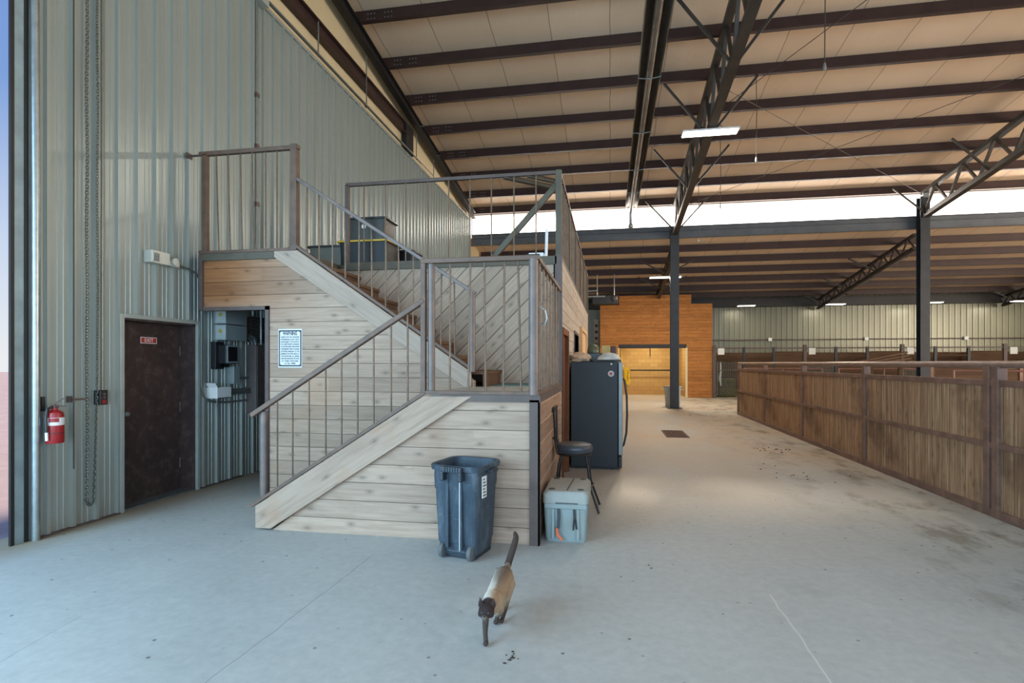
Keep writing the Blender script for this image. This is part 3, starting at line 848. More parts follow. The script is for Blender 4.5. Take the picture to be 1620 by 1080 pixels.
# ================================================================== LEFT WALL FITTINGS
IN = WX+.024
tag(MB().tube([(WX+.05, 4.13, 0), (WX+.05, 4.13, 3.0), (WX+.045, 4.12, 6.6)], .033, 12).build('door_track_pipe', M_galv, smooth=True), 'bright galvanised vertical pipe beside the bay door opening', 'pipe')
# fire extinguisher
fy = 4.245
t = thing('fire_extinguisher', 'red fire extinguisher hung on the tin wall near the bay opening', 'fire extinguisher', (IN+.09, fy, .86))
cx = IN+.095
MB().lathe([(0,.865),(.066,.865),(.070,.875),(.070,1.11),(.062,1.145),(.035,1.165),(.022,1.17),(.022,1.19),(0,1.19)], (cx, fy, 0), 24).build('cylinder', M_red, t, smooth=True)
MB().lathe([(.0712,1.03),(.0712,1.10)], (cx, fy, 0), 24).build('label_band', pm('extinguisher_label', sr(212,212,214), .5, 0, .05), t)
lab = MB()
for k in range(5):
    a0, a1 = -1.35+.22*k, -1.35+.22*(k+1)
    lab.add([(cx+.0720*math.cos(a), fy+.0720*math.sin(a), z) for a, z in ((a0,1.06),(a1,1.06),(a1,1.097),(a0,1.097))], [(0,1,2,3)])
lab2 = MB()
lab.v = [(x, y, z) for x, y, z in lab.v]
lab.build('label_block', M_red, t)
MB().lathe([(.0715,.955),(.0715,.962)], (cx, fy, 0), 24).build('strap', M_blackplastic, t)
MB().box(cx-.02, cx+.02, fy-.02, fy+.025, 1.185, 1.215).build('valve', M_angle, t, bevel=.004)
MB().bar((cx-.005, fy-.015, 1.215), (cx+.05, fy+.045, 1.275), .018, .012).bar((cx+.01, fy+.0, 1.205), (cx+.06, fy+.06, 1.20), .018, .010).build('lever', M_angle, t, bevel=.003)
MB().tube([(cx, fy-.02, 1.20), (cx+.0, fy-.07, 1.18), (cx+.01, fy-.092, 1.10), (cx+.015, fy-.088, .97)], .012, 8).build('hose', M_blackplastic, t, smooth=True)
MB().tube([(cx+.015, fy-.088, .97), (cx+.015, fy-.086, .895)], .012, 8).build('nozzle', M_white, t, smooth=True)
MB().box(IN-.01, IN+.012, fy-.05, fy-.02, 1.16, 1.29).box(IN, IN+.07, fy-.045, fy-.03, 1.16, 1.175).build('wall_hook', M_blackplastic, t)
# pull rod and bracket
t = thing('pull_rod', 'thin dark vertical pull rod held by a bracket on the tin wall', 'rod', (IN+.03, 4.48, .58))
MB().tube([(IN+.035, 4.48, .58), (IN+.035, 4.48, 6.4)], .006, 6).build('rod', M_cable, t)
MB().bar((IN+.03, 4.47, 1.25), (IN+.03, 4.60, 1.245), .02, .018).bar((IN-.01, 4.47, 1.22), (IN-.01, 4.47, 1.28), .03, .04).build('bracket', M_angle, t)
# hoist chain
M_chain = pm('old_steel_chain', sr(96,98,90), .45, .6, .25, 20)
def chain_path():
    pts = []
    z = 6.6
    a, b_ = 4.62, 4.735
    n = 230
    P = []
    for i in range(n+1): P.append((a+.004*math.sin(i*.13), 6.6-(6.6-.25)*i/n))
    for i in range(1, 12):
        an = PI*i/12
        P.append(((a+4.69)/2-(4.69-a)/2*math.cos(an), .25-.06*math.sin(an)))
    for i in range(n+1):
        zz = .25+(6.6-.25)*i/n
        f = min(1, (zz-.25)/1.2)
        P.append((4.69+(b_-4.69)*f+.004*math.sin(i*.1), zz))
    return P
P = chain_path()
cum = [0]
for p, q in zip(P, P[1:]): cum.append(cum[-1]+math.dist(p, q))
mb = MB(); step = .031; s_ = 0; i = 0; flip = 0
while s_ < cum[-1]-step:
    while cum[i+1] < s_: i += 1
    f = (s_-cum[i])/(cum[i+1]-cum[i])
    py, pz = P[i][0]+(P[i+1][0]-P[i][0])*f, P[i][1]+(P[i+1][1]-P[i][1])*f
    ty, tz = P[i+1][0]-P[i][0], P[i+1][1]-P[i][1]
    L = math.hypot(ty, tz); ty /= L; tz /= L
    c = Vector((IN+.03, py, pz)); t_ = Vector((0, ty, tz))
    sd = Vector((0, -tz, ty)) if flip else Vector((1, 0, 0))
    if flip: sd = (sd+Vector((.35,0,0))).normalized()
    ring = [c + t_*(.024*math.cos(a)) + sd*(.0135*math.sin(a)) for a in [2*PI*k/8 for k in range(8)]]
    mb.tube(ring, .0042, 4, closed=True)
    flip = 1-flip; s_ += step
tag(mb.build('hoist_chain', M_chain), 'long loop of hoist chain hanging down the tin wall near the door', 'chain')
# switch box with conduit
t = thing('door_switch', 'black switch box with a red button between the chain and the door', 'switch', (IN, 4.78, 1.17))
MB().box(WX, IN+.06, 4.735, 4.825, 1.175, 1.325).build('box', M_blackplastic, t, bevel=.006)
MB().box(IN+.058, IN+.066, 4.76, 4.80, 1.19, 1.225).build('red_button', M_red, t)
MB().lathe([(0,0),(.013,0),(.013,.008),(0,.009)], (IN+.06, 4.78, 1.285), 12, 'x').lathe([(0,0),(.013,0),(.013,.008),(0,.009)], (IN+.06, 4.78, 1.25), 12, 'x').build('button', M_angle, t)
MB().tube([(IN+.015, 4.80, 1.32), (IN+.015, 4.80, 6.7)], .012, 8).build('conduit', M_conduit, t, smooth=True)
# emergency light
t = thing('emergency_light', 'off-white emergency lamp box high on the tin wall left of the stairs', 'light', (IN, 5.55, 2.74))
M_cream = pm('aged_cream_plastic', sr(196,196,184), .5, 0, .08, dirt=sr(140,134,112), damt=.4)
MB().box(WX, IN+.09, 5.34, 5.60, 2.73, 2.87).build('body', M_cream, t, bevel=.008)
MB().box(IN+.088, IN+.098, 5.35, 5.44, 2.75, 2.84).build('lens', M_galv, t, bevel=.004)
MB().lathe([(0,.0),(.03,0),(.042,.03),(.045,.06),(0,.062)], (IN+.03, 5.69, 2.79), 16, 'x').build('lamp_head', M_cream, t, smooth=True)
MB().box(IN, IN+.05, 5.60, 5.79, 2.74, 2.80).build('junction', M_cream, t, bevel=.005)
MB().tube([(IN+.03, 5.78, 2.77), (IN+.015, 5.95, 2.76), (IN+.015, 6.08, 2.73), (IN+.015, 6.16, 2.66), (IN+.015, 6.19, 2.55), (IN+.015, 6.19, 1.30), (IN+.015, 6.23, 1.17), (IN+.015, 6.33, 1.10), (IN+.015, 6.62, 1.07), (IN+.015, 7.09, 1.07)], .013, 8).build('conduit', M_conduit, t, smooth=True)
# alcove electrics
M_panelgrey = pm('blue_grey_enamel_box', sr(140,150,150), .45, .1, .1, 4)
M_panelbrown = pm('brown_grey_enamel_box', sr(108,100,96), .45, .1, .15, 4)
M_knob = pm('yellow_green_knob', sr(176,160,60), .5)
def disconnect(z, label):
    t = thing('electrical_box', label, 'electrical box', (IN, 6.7, z), group='disconnect boxes in the alcove')
    MB().box(WX, IN+.17, 6.44, 6.86, z, z+.205).build('housing', M_panelgrey, t, bevel=.006)
    MB().box(IN+.02, IN+.172, 6.432, 6.441, z+.012, z+.195).build('cover', pm('pale_grey_cover', sr(168,176,174), .45), t)
    MB().lathe([(0,0),(.024,0),(.024,-.012),(.014,-.016),(.014,-.03),(0,-.031)][::-1], (IN+.10, 6.435, z+.12), 14, 'y').build('rotary_knob', M_knob, t, smooth=True)
disconnect(2.115, 'upper grey disconnect box with a yellow knob in the alcove')
disconnect(1.90, 'lower grey disconnect box with a yellow knob in the alcove')
t = thing('control_unit', 'black control unit with a dark screen under the grey boxes', 'control unit', (IN, 6.65, 1.58))
MB().box(WX, IN+.05, 6.40, 6.56, 1.52, 1.88).build('back_plate', M_blackplastic, t, bevel=.005)
MB().box(IN+.0, IN+.16, 6.46, 6.70, 1.59, 1.84).build('housing', M_blackplastic, t, bevel=.012)
MB().box(IN+.155, IN+.166, 6.47, 6.69, 1.60, 1.835).build('bezel', M_panelgrey, t, bevel=.004)
MB().box(IN+.165, IN+.168, 6.49, 6.67, 1.62, 1.815).build('screen', pm('dark_screen', sr(24,26,30), .15), t)
MB().box(IN, IN+.05, 6.52, 6.66, 1.545, 1.59).build('plug_strip', M_blackplastic, t)
t = thing('electrical_box', 'small blue-grey square box on the alcove wall beside the pipes', 'electrical box', (IN, 6.84, 1.31))
MB().box(WX, IN+.09, 6.70, 6.83, 1.315, 1.555).build('housing', M_panelgrey, t, bevel=.006)
MB().tube([(IN+.03, 6.83, 1.39), (IN+.03, 7.10, 1.39)], .016, 8).build('conduit', M_conduit, t, smooth=True)
MB().tube([(IN+.03, 6.77, 1.555), (IN+.03, 6.77, 1.62)], .012, 8).build('conduit', M_conduit, t, smooth=True)
t = thing('junction_box', 'open white junction box with its lid tipped, low in the alcove', 'junction box', (IN, 6.5, 1.12))
MB().box(WX, IN+.14, 6.32, 6.33, 1.14, 1.28).box(WX, IN+.14, 6.57, 6.58, 1.14, 1.28).box(WX, IN+.14, 6.33, 6.57, 1.14, 1.15).box(IN+.13, IN+.14, 6.33, 6.57, 1.14, 1.28).build('housing', M_white, t)
MB().bar((IN+.07, 6.325, 1.28), (IN+.07, 6.28, 1.34), .14, .008).build('lid', M_white, t)
MB().box(WX, IN+.12, 6.335, 6.565, 1.15, 1.265).build('wiring', pm('tangled_wire_filling', sr(130,112,78), .8, 0, .5, 40), t)
MB().tube([(IN+.05, 6.58, 1.19), (IN+.05, 7.10, 1.19)], .022, 8).build('conduit', M_conduit, t, smooth=True)
MB().tube([(IN+.05, 6.58, 1.235), (IN+.05, 7.10, 1.235)], .014, 8).build('conduit', M_conduit, t, smooth=True)
MB().tube([(IN+.02, 6.46, 1.14), (IN+.02, 6.46, 1.02)], .012, 8).build('conduit', M_conduit, t, smooth=True)
t = thing('breaker_panel', 'tall brown-grey breaker panel at the right of the alcove', 'electrical panel', (IN, 7.4, .88))
MB().box(WX, IN+.14, 7.10, 7.42, .87, 1.86).build('cabinet', M_panelbrown, t, bevel=.005)
MB().box(IN+.138, IN+.15, 7.12, 7.40, .89, 1.84).build('door', pm('brown_panel_door', sr(100,90,86), .5, .1), t, bevel=.003)
MB().lathe([(0,0),(.014,0),(.014,.012),(0,.013)], (IN+.15, 7.36, 1.36), 12, 'x').build('latch', M_angle, t)
MB().tube([(IN+.05, 7.15, 1.86), (IN+.05, 7.13, 1.93), (IN+.04, 7.05, 1.98)], .028, 10).tube([(IN+.10, 7.15, 1.86), (IN+.10, 7.13, 1.95), (IN+.08, 7.03, 2.0)], .028, 10).build('flexible_conduit', M_galv, t, smooth=True)
t = thing('louvered_vent', 'dark framed louvered vent above the breaker panel', 'vent', (IN, 7.36, 1.88))
MB().box(WX, IN+.03, 7.14, 7.50, 1.90, 2.27).build('frame', M_angle, t)
lv = MB()
for k in range(10):
    z = 1.925+.034*k
    lv.bar((IN+.035, 7.16, z), (IN+.035, 7.30, z), .03, .012).bar((IN+.035, 7.34, z), (IN+.035, 7.48, z), .03, .012)
lv.build('louvers', M_galv, t)
MB().tube([(IN+.07, 7.32, 1.86), (IN+.07, 7.32, 2.6)], .018, 8).build('conduit', M_galv, t, smooth=True)
# vertical conduit on the wall and bundles on the trim
t = thing('wall_conduit', 'grey vertical conduit running up the tin wall behind the upper platform', 'conduit', (IN, 7.29, 2.95))
MB().tube([(IN+.02, 7.29, 2.9), (IN+.02, 7.29, 6.9)], .022, 8).build('pipe', M_conduit, t, smooth=True)
for z in (3.9, 4.75, 5.5): MB().box(IN-.005, IN+.045, 7.255, 7.325, z, z+.06).build('clamp', M_angle, t)
tag(MB().box(WX-.02, IN+.12, 7.10, 7.45, 6.90, 7.08).build('junction_box', M_trim, bevel=.006), 'grey metal junction box on the top trim of the tin wall', 'junction box')
for k in range(3):
    x, z = IN+.03+.045*k, 6.99+.03*(2-k)
    tag(MB().tube([(x, 7.45, z), (x, 13.4+.9*k, z)], .015, 8).build('trim_conduit', M_conduit, smooth=True), 'one of three parallel conduits along the top trim of the tin wall', 'conduit', 'conduits along the wall trim')
def drop(y, z0, z1, label, hook=0):
    pts = [(IN+.06, y, z0), (IN+.06, y, z1)]
    if hook > 0: pts = [(IN+.06, y-.12, z0+.02), (IN+.06, y-.03, z0-.02)] + [(IN+.06, y, z0+.06), (IN+.06, y, z1)]
    if hook < 0: pts += [(IN+.08, y, z1+.05), (IN+.16, y+.02, z1+.09), (IN+.26, y+.03, z1+.09)]
    tag(MB().tube(pts, .013, 8).build('conduit_drop', M_conduit, smooth=True), label, 'conduit', 'conduit drops over the trim')
drop(8.95, 7.0, 7.62, 'short vertical conduit on the tan band, nearest the viewer')
drop(10.9, 7.0, 8.15, 'hooked conduit crossing the red-brown girt on the tan band', 1)
drop(13.95, 7.0, 7.80, 'hooked conduit just beyond the short black column', -1)
drop(15.4, 7.0, 7.56, 'cane shaped conduit farthest along the tan band', -1)

# warning sign
sx0, sx1, sz0, sz1 = -3.91, -3.60, 1.545, 2.005
t = thing('warning_sign', 'white WARNING sign with a black border on the board wall', 'sign', ((sx0+sx1)/2, WY, sz0))
M_ink = pm('black_sign_ink', sr(34,38,46), .5, 0, .02)
M_signwhite = pm('bright_sign_white', sr(208,208,206), .4, 0, .02)
scx, scz = (sx0+sx1)/2, (sz0+sz1)/2
MB().box(sx0, sx1, WY-.008, WY-.001, sz0, sz1).build('plate', M_signwhite, t)
def rr_xz(hw, hh, r, y): return [(scx+p[0], y, scz+p[1]) for p in rrect(hw, hh, r, 0)]
n = len(rr_xz(.1,.1,.01,0))
MB().box(sx0+.008, sx1-.008, WY-.0092, WY-.008, sz0+.014, sz1-.014).build('black_border', M_ink, t)
MB().loft([rr_xz(.131, .200, .018, WY-.0092), rr_xz(.131, .200, .018, WY-.0104)]).build('white_field', M_signwhite, t)
xz = Matrix(((1,0,0,0),(0,0,-1,0),(0,1,0,0),(0,0,0,1)))
rows = ['WARNING', 'UNDER STATE LAW, AN EQUINE', 'PROFESSIONAL IS NOT LIABLE', 'FOR AN INJURY TO OR THE DEATH', 'OF A PARTICIPANT IN EQUINE', 'ACTIVITIES RESULTING FROM', 'THE INHERENT RISKS OF EQUINE', 'ACTIVITIES, PURSUANT TO THE', 'REVISED STATUTES. RIDE AT', 'YOUR OWN RISK. ALL RIDERS', 'AND VISITORS ENTER THE BARN', 'AT THEIR OWN RISK', 'AT ALL TIMES']
for i, s_ in enumerate(rows):
    z = sz1-.055 if i == 0 else sz1-.097-.0285*(i-1)
    me = text_mesh(s_, .058 if i == 0 else .0235, .0004, bold=.0022 if i == 0 else .0008)
    w_ = max(v.co.x for v in me.vertices)-min(v.co.x for v in me.vertices)
    tgt = .185 if i == 0 else min(.235, w_*1.0)
    me.transform(Matrix.Diagonal((tgt/w_, 1, 1, 1)))
    place_mesh(me, 'title_lettering' if i == 0 else 'text_line', M_ink, t, Matrix.Translation((scx, WY-.0107, z)) @ xz)

# ================================================================== PLANK FENCE
FX = 3.95
M_frail = pm('rust_brown_fence_steel', sr(112,84,72), .55, .25, .25, 6, dirt=sr(146,112,92), dscale=5, damt=.6)
M_fpipe = pm('worn_pipe_rail', sr(128,104,92), .45, .35, .2, 5, dirt=sr(170,144,124), dscale=4, damt=.5)
ys = [18.08, 15.12, 12.27, 9.46, 6.6, 3.75]
flab = ['farthest plank fence panel, its end post facing the cedar wall', 'second plank fence panel from the far end of the fence',
        'middle plank fence panel along the alley', 'plank fence panel with the most worn grey lower boards, before the double post',
        'nearest plank fence panel, cut by the right picture edge']
for i in range(5):
    y1, y0 = ys[i], ys[i+1]
    t = thing('fence_panel', flab[i], 'fence', (FX, (y0+y1)/2, 0), group='plank fence along the alley')
    MB().tube([(FX, y0+(.02 if i < 4 else 0), 1.585), (FX, y1+(.05 if i == 0 else .02), 1.585)], .038, 12).build('top_pipe', M_fpipe, t, smooth=True)
    MB().box(FX-.035, FX+.035, y0+.04, y1-.04, 1.36, 1.425).build('rail', M_frail, t, bevel=.004)
    MB().box(FX-.04, FX+.035, y0+.04, y1-.04, .715, .775).build('rail', M_frail, t, bevel=.004)
    MB().box(FX-.045, FX+.04, y0+.04, y1-.04, .0, .085).build('rail', M_frail, t, bevel=.004)
    MB().box(FX-.015, FX+.02, y0+.03, y1-.03, .77, 1.365).build('upper_boards', M_fence, t)
    MB().box(FX-.015, FX+.02, y0+.03, y1-.03, .08, .72).build('lower_boards', M_fence, t)
    MB().box(FX-.045, FX+.045, y1-.045, y1+.045, 0, 1.565).build('post', M_frail, t, bevel=.005)
    if i == 4:
        MB().box(FX-.047, FX+.043, y1-.19, y1-.10, 0, 1.565).build('post', M_frail, t, bevel=.005)

# ================================================================== CEDAR BLOCK WITH WASH BAY
CY = 26.5
OX0, OX1, OZ = .41, 3.49, 2.47
struct(MB().prism([(-.46,0),(OX0,0),(OX0,OZ),(OX1,OZ),(OX1,0),(4.63,0),(4.63,4.34),(3.70,4.34),(3.70,4.77),(.42,4.77),(.42,4.34),(-.46,4.34)], 'y', CY, CY+.12), 'wall_cedar', M_cedar)
struct(MB().box(-.46, -.36, CY+.12, 29.5, 0, 4.3).box(4.53, 4.63, CY+.12, 29.5, 0, 4.3), 'wall_cedar', M_cedar)
struct(MB().box(OX0-.2, OX1+.2, 28.7, 28.8, 0, 3.0).box(OX0-.1, OX0, CY+.12, 28.7, 0, 3.0).box(OX1, OX1+.1, CY+.12, 28.7, 0, 3.0), 'wall_wash_bay', M_cmu)
struct(MB().box(OX0-.3, OX1+.3, CY+.1, 28.8, 3.0, 3.05), 'ceiling', M_insul)
struct(MB().box(OX0, OX1, CY-.03, CY+.1, OZ-.14, OZ).box(OX0, OX1, CY-.01, CY+.1, OZ-.18, OZ-.14), 'trim_14', M_black)
struct(MB().box(OX1-.045, OX1+.045, CY-.025, CY, 0, OZ-.16).box(OX0-.05, OX0+.02, CY-.02, CY, 0, OZ-.16), 'trim_15', M_insul)
struct(MB().box(4.63, 4.72, CY-.04, CY+.05, 0, 2.4), 'trim_16', M_angle)
wl = bpy.data.lights.new('wash_bay_lamp', 'AREA'); wl.shape = 'RECTANGLE'; wl.size, wl.size_y = 1.2, .3; wl.energy = 55; wl.color = (1.0,.86,.60)
wo = bpy.data.objects.new('wash_bay_lamp', wl); wo.location = (1.95, 27.3, 2.97); COL.objects.link(wo)
t = thing('wash_rack', 'dark pipe tie rack across the yellow block wall of the wash bay', 'rack', (2.0, 28.5, 0))
MB().tube([(1.02, 28.45, 1.24), (3.25, 28.45, 1.24)], .03, 10).build('rail', M_black, t, smooth=True)
for x in (1.08, 2.05, 3.2):
    MB().tube([(x, 28.45, 1.24), (x, 28.69, 1.24)], .02, 8).build('bracket', M_black, t)
MB().tube([(3.0, 28.45, 1.22), (3.0, 28.45, .75), (3.2, 28.45, .75), (3.2, 28.45, 1.22)], .02, 8).build('loop', M_black, t)
M_yellow = pm('yellow_rubber_hose', sr(222,196,40), .45, 0, .1)
hp = []
for k in range(60):
    a = k*.42
    hp.append((.80+(.09+.03*math.sin(k*.37))*math.cos(a)+.002*k, 28.55-.0025*k, .93+(.40+.06*math.sin(k*.23))*math.sin(a)))
tag(MB().tube([(.58, 28.66, 2.2), (.60, 28.6, 1.6)]+hp, .018, 8).build('water_hose', M_yellow, smooth=True), 'coiled yellow hose hanging at the left of the wash bay', 'hose')
tag(MB().tube([(2.0, 28.68, 2.38), (2.0, 28.62, 2.3), (2.0, 28.62, 1.95)], .016, 8).build('shower_pipe', M_black, smooth=True), 'short dark drop pipe at the top middle of the wash bay wall', 'pipe')

# grey bin behind the alley column
M_bin = pm('grey_dusty_plastic', sr(160,166,168), .55, 0, .12, 6)
t = thing('waste_bin', 'round grey bin standing right behind the slim alley column', 'bin', (2.25, 20.78, 0))
MB().lathe([(0,0),(.24,0),(.255,.02),(.30,.70),(.32,.70),(.325,.76),(.295,.76),(.285,.70),(.24,.05),(0,.045)], (2.25, 20.78, .001), 28).build('body', M_bin, t, smooth=True)
for s_ in (-1, 1):
    MB().tube([(2.25+s_*.30, 20.70, .64), (2.25+s_*.375, 20.70, .62), (2.25+s_*.375, 20.86, .62), (2.25+s_*.30, 20.86, .64)], .014, 6).build('handle', M_bin, t)
# drain
t = thing('floor_drain', 'dark rusty rectangular drain grate set in the alley floor', 'drain', (1.43, 12.85, 0))
M_rust = pm('rusty_grate_iron', sr(86,58,46), .7, .3, .25, 10)
MB().box(1.22, 1.66, 12.24, 12.28, 0, .012).box(1.22, 1.66, 13.42, 13.46, 0, .012).box(1.20, 1.24, 12.24, 13.46, 0, .012).box(1.64, 1.68, 12.24, 13.46, 0, .012).build('rim', M_rust, t)
gb = MB()
for k in range(16): gb.box(1.24, 1.64, 12.31+.072*k, 12.345+.072*k, .003, .010)
for k in range(5): gb.box(1.29+.075*k, 1.305+.075*k, 12.28, 13.42, .002, .009)
gb.build('grate', M_rust, t)
MB().box(1.24, 1.64, 12.28, 13.42, .0005, .0015).build('pit_shade', M_black, t)  # flat black sheet painting the shade below the grate

# unit heater hanging above the far left
t = thing('unit_heater', 'dark ceiling heater box with a round vent, hung left of the cedar wall', 'heater', (-.1, 24.0, 4.1))
MB().box(-.75, .34, 23.7, 24.3, 4.10, 4.48).build('cabinet', M_black, t, bevel=.02)
MB().lathe([(0,0),(.12,0),(.13,-.03),(.10,-.05),(.06,-.06),(0,-.062)][::-1], (.19, 23.69, 4.33), 20, 'y').build('round_vent', M_truss, t, smooth=True)
MB().tube([(-1.2, 23.6, 4.42), (-.2, 23.6, 4.42)], .04, 10).build('flue_pipe', M_galv, t, smooth=True)
MB().tube([(-1.2, 23.6, 4.66), (-.5, 23.6, 4.66)], .04, 10).build('flue_pipe', M_galv, t, smooth=True)
for x in (.18, -.55):
    MB().tube([(x, 24.2, 4.47), (x, 24.2, low_purl_z(24.29)+.02)], .022, 8).build('hanger', M_galv, t)

# ================================================================== STALLS AT THE BACK
sx = [4.72, 8.57, 12.5, 16.4, 20.3, 24.2]
slab = ['beside the cedar wall', 'second from the cedar wall', 'just left of the thick column', 'just right of the thick column', 'at the right edge']
M_mesh = pm('galvanised_wire_mesh', sr(110,108,100), .5, .6, .1)
M_card = pm('white_stall_card', sr(214,216,210), .5, 0, .03)
struct(MB().box(4.72, 24.5, 29.30, 29.40, 0, 2.12), 'wall_stall', M_stall)
for i in range(5):
    x0, x1 = sx[i], sx[i+1]
    t = thing('horse_stall', 'board and pipe horse stall %s' % slab[i], 'stall', (x0, 26.5, 0), group='horse stalls before the far wall')
    MB().box(x0-.07, x0+.07, 26.43, 26.57, 0, 2.42).build('tall_post', M_angle, t, bevel=.006)
    MB().box(x0+.07, x1-.07, 26.46, 26.54, 2.24, 2.30).build('top_rail', M_angle, t)
    for f in (1.28, 2.55):
        MB().box(x0+f-.05, x0+f+.05, 26.45, 26.55, 0, 2.32).build('post', M_navy, t)
    MB().box(x0+2.6, x1-.07, 26.47, 26.53, .05, 2.12).build('board_panel', M_stall, t)
    MB().box(x0+1.33, x0+2.5, 26.47, 26.53, .05, 1.55).box(x0+1.33, x0+2.5, 26.47, 26.53, 1.9, 1.96).build('door_panel', M_stall, t)
    fr = MB().tube([(x0+.12, 26.5, .12), (x0+1.18, 26.5, .12), (x0+1.18, 26.5, 1.64), (x0+.12, 26.5, 1.64)], .025, 8, closed=True).tube([(x0+.12, 26.5, 1.28), (x0+1.18, 26.5, 1.28)], .02, 8)
    gt = fr.build('gate_frame', M_mesh, t)
    mm = MB()
    for k in range(14): mm.bar((x0+.16+.077*k, 26.5, .12), (x0+.16+.077*k, 26.5, 1.64), .012, .012)
    for k in range(19): mm.bar((x0+.12, 26.5, .2+.078*k), (x0+1.18, 26.5, .2+.078*k), .012, .012)
    mm.build('wire_mesh', M_mesh, gt)
    d = MB().box(x0-.04, x0+.04, 26.6, 29.28, .02, 2.1)
    tag(d.build('stall_divider', M_stall), 'board divider behind the tall post, stall %s' % slab[i], 'partition', 'stall dividers')
    tag(MB().box(x0+.14, x0+.42, 26.40, 26.44, 1.98, 2.27).build('stall_card', M_card, bevel=.01), 'white card on the tall post of the stall %s' % slab[i], 'card', 'white stall cards')
# hay and bucket behind the first gate
tag(MB().box(5.05, 5.85, 27.2, 27.8, 0, .45).box(5.1, 5.8, 27.25, 27.75, .45, .86).build('hay_bale', pm('dull_green_hay', sr(112,108,62), .9, 0, .4, 18, bump=.6, bscale=40), bevel=.03), 'dull green hay bales behind the mesh gate beside the cedar wall', 'hay')
tag(MB().tube([(5.0, 26.55, 1.66), (5.02, 26.60, 1.2), (4.97, 26.60, .9), (5.02, 26.58, .55)], [.02,.05,.06,.03], 8).build('hanging_rope', M_card, smooth=True), 'pale bunch of rope hanging behind the mesh gate beside the cedar wall', 'rope')
# conduit and sockets on the far wall
t = thing('wall_conduit', 'long thin conduit with small boxes across the far tin wall', 'conduit', (12, 29.45, 2.77))
MB().tube([(4.8, 29.44, 2.77), (24, 29.44, 2.77)], .028, 8).build('pipe', M_angle, t)
for x in (7.9, 12.3, 16.6): MB().box(x-.08, x+.08, 29.36, 29.44, 2.70, 2.86).build('outlet_box', M_card, t)
t = thing('wall_sign', 'narrow pale notice board on the tin wall left of the cedar block', 'sign', (-.72, 29.4, 2.2))
MB().box(-.82, -.60, 29.40, 29.44, 2.3, 3.9).build('board', M_card, t)
for k in range(4): MB().box(-.78, -.64, 29.395, 29.40, 2.5+.33*k, 2.65+.33*k).build('dark_block', M_angle, t)
# pipe pens seen through the gap under the fence pipe
M_redpipe = pm('red_brown_pen_pipe', sr(128,92,80), .5, .3, .2)
for i, (a, b_) in enumerate((((5.2,23.0),(8.2,23.4)), ((8.5,22.6),(11.6,22.6)), ((9.4,17.2),(12.6,16.6)))):
    t = thing('pipe_panel', ('low red-brown pipe panel behind the far end of the plank fence', 'low red-brown pipe panel before the thick column',
                             'low red-brown pipe panel seen under the fence pipe right of the thick column')[i], 'panel', (a[0], a[1], 0), group='pipe pen panels')
    for z in (.35, .85, 1.38):
        MB().tube([(a[0], a[1], z), (b_[0], b_[1], z)], .03, 8).build('rail', M_redpipe, t)
    for f in (0, .5, 1):
        MB().tube([(a[0]+(b_[0]-a[0])*f, a[1]+(b_[1]-a[1])*f, 0), (a[0]+(b_[0]-a[0])*f, a[1]+(b_[1]-a[1])*f, 1.40)], .032, 8).build('post', M_redpipe, t)
t = thing('board_partition', 'dark brown board partition across the pens behind the plank fence', 'partition', (14, 20.6, 0))
MB().box(10.6, 18.5, 20.58, 20.64, .05, 1.42).build('boards', M_stall, t)
for x in (10.6, 13.2, 15.9, 18.5): MB().box(x-.05, x+.05, 20.55, 20.66, 0, 1.47).build('post', M_frail, t)
t = thing('plank_pile', 'dark planks propped aslant just left of the thick column', 'planks', (8.9, 19.8, 0))
for k in range(4):
    MB().bar((7.75+.25*k, 19.3, 1.62-.015*k), (9.5+.05*k, 19.9, 1.95-.10*k), .14, .05).build('plank', M_stall, t)
MB().box(8.2, 8.3, 19.35, 19.45, 0, 1.6).box(9.2, 9.3, 19.7, 19.8, 0, 1.62).box(8.2, 9.3, 19.4, 19.75, 1.45, 1.52).build('trestle', M_stall, t)

# ================================================================== LOFT TOTES
def tote(x0, x1, y0, y1, z0, h, mat, lidmat, label, lip=.025):
    t = thing('storage_tote', label, 'storage box', ((x0+x1)/2, (y0+y1)/2, z0))
    cx, cy = (x0+x1)/2, (y0+y1)/2; hw, hd = (x1-x0)/2, (y1-y0)/2
    MB().loft([rrect(hw*.9, hd*.9, .03, z0, cx=cx, cy=cy), rrect(hw*.97, hd*.96, .03, z0+h*.86, cx=cx, cy=cy), rrect(hw*.97, hd*.96, .03, z0+h-.03, cx=cx, cy=cy)]).build('bin', mat, t, smooth=True)
    MB().loft([rrect(hw+lip, hd+lip, .04, z0+h-.035, cx=cx, cy=cy), rrect(hw+lip, hd+lip, .04, z0+h-.012, cx=cx, cy=cy), rrect(hw*.95, hd*.95, .04, z0+h, cx=cx, cy=cy)]).build('lid', lidmat, t, smooth=True)
    return t
M_olive = pm('dark_olive_plastic', sr(48,48,40), .4, 0, .08)
M_lidblack = pm('charcoal_lid', sr(36,40,42), .35, 0, .08)
M_yel = pm('yellow_lid', sr(206,170,40), .4, 0, .08)
M_black2 = pm('shiny_black_plastic', sr(11,12,14), .45, 0, .08)
LB = UZ+.017
tote(-3.90, -3.15, 7.45, 8.0, LB, .42, M_black2, M_yel, 'black storage tote with a yellow lid on the loft floor')
b = tote(-3.80, -3.20, 7.5, 7.95, LB+.42, .34, M_olive, M_lidblack, 'dark olive storage tote stacked on the yellow-lidded tote')
MB().loft([[(-3.53+.032*math.cos(a), 7.502-.012*0-.003, LB+.42+.2+.032*math.sin(a)) for a in [2*PI*k/14 for k in range(14)]], [(-3.53+.032*math.cos(a), 7.515, LB+.42+.2+.032*math.sin(a)) for a in [2*PI*k/14 for k in range(14)]]]).build('pale_sticker', M_card, b)
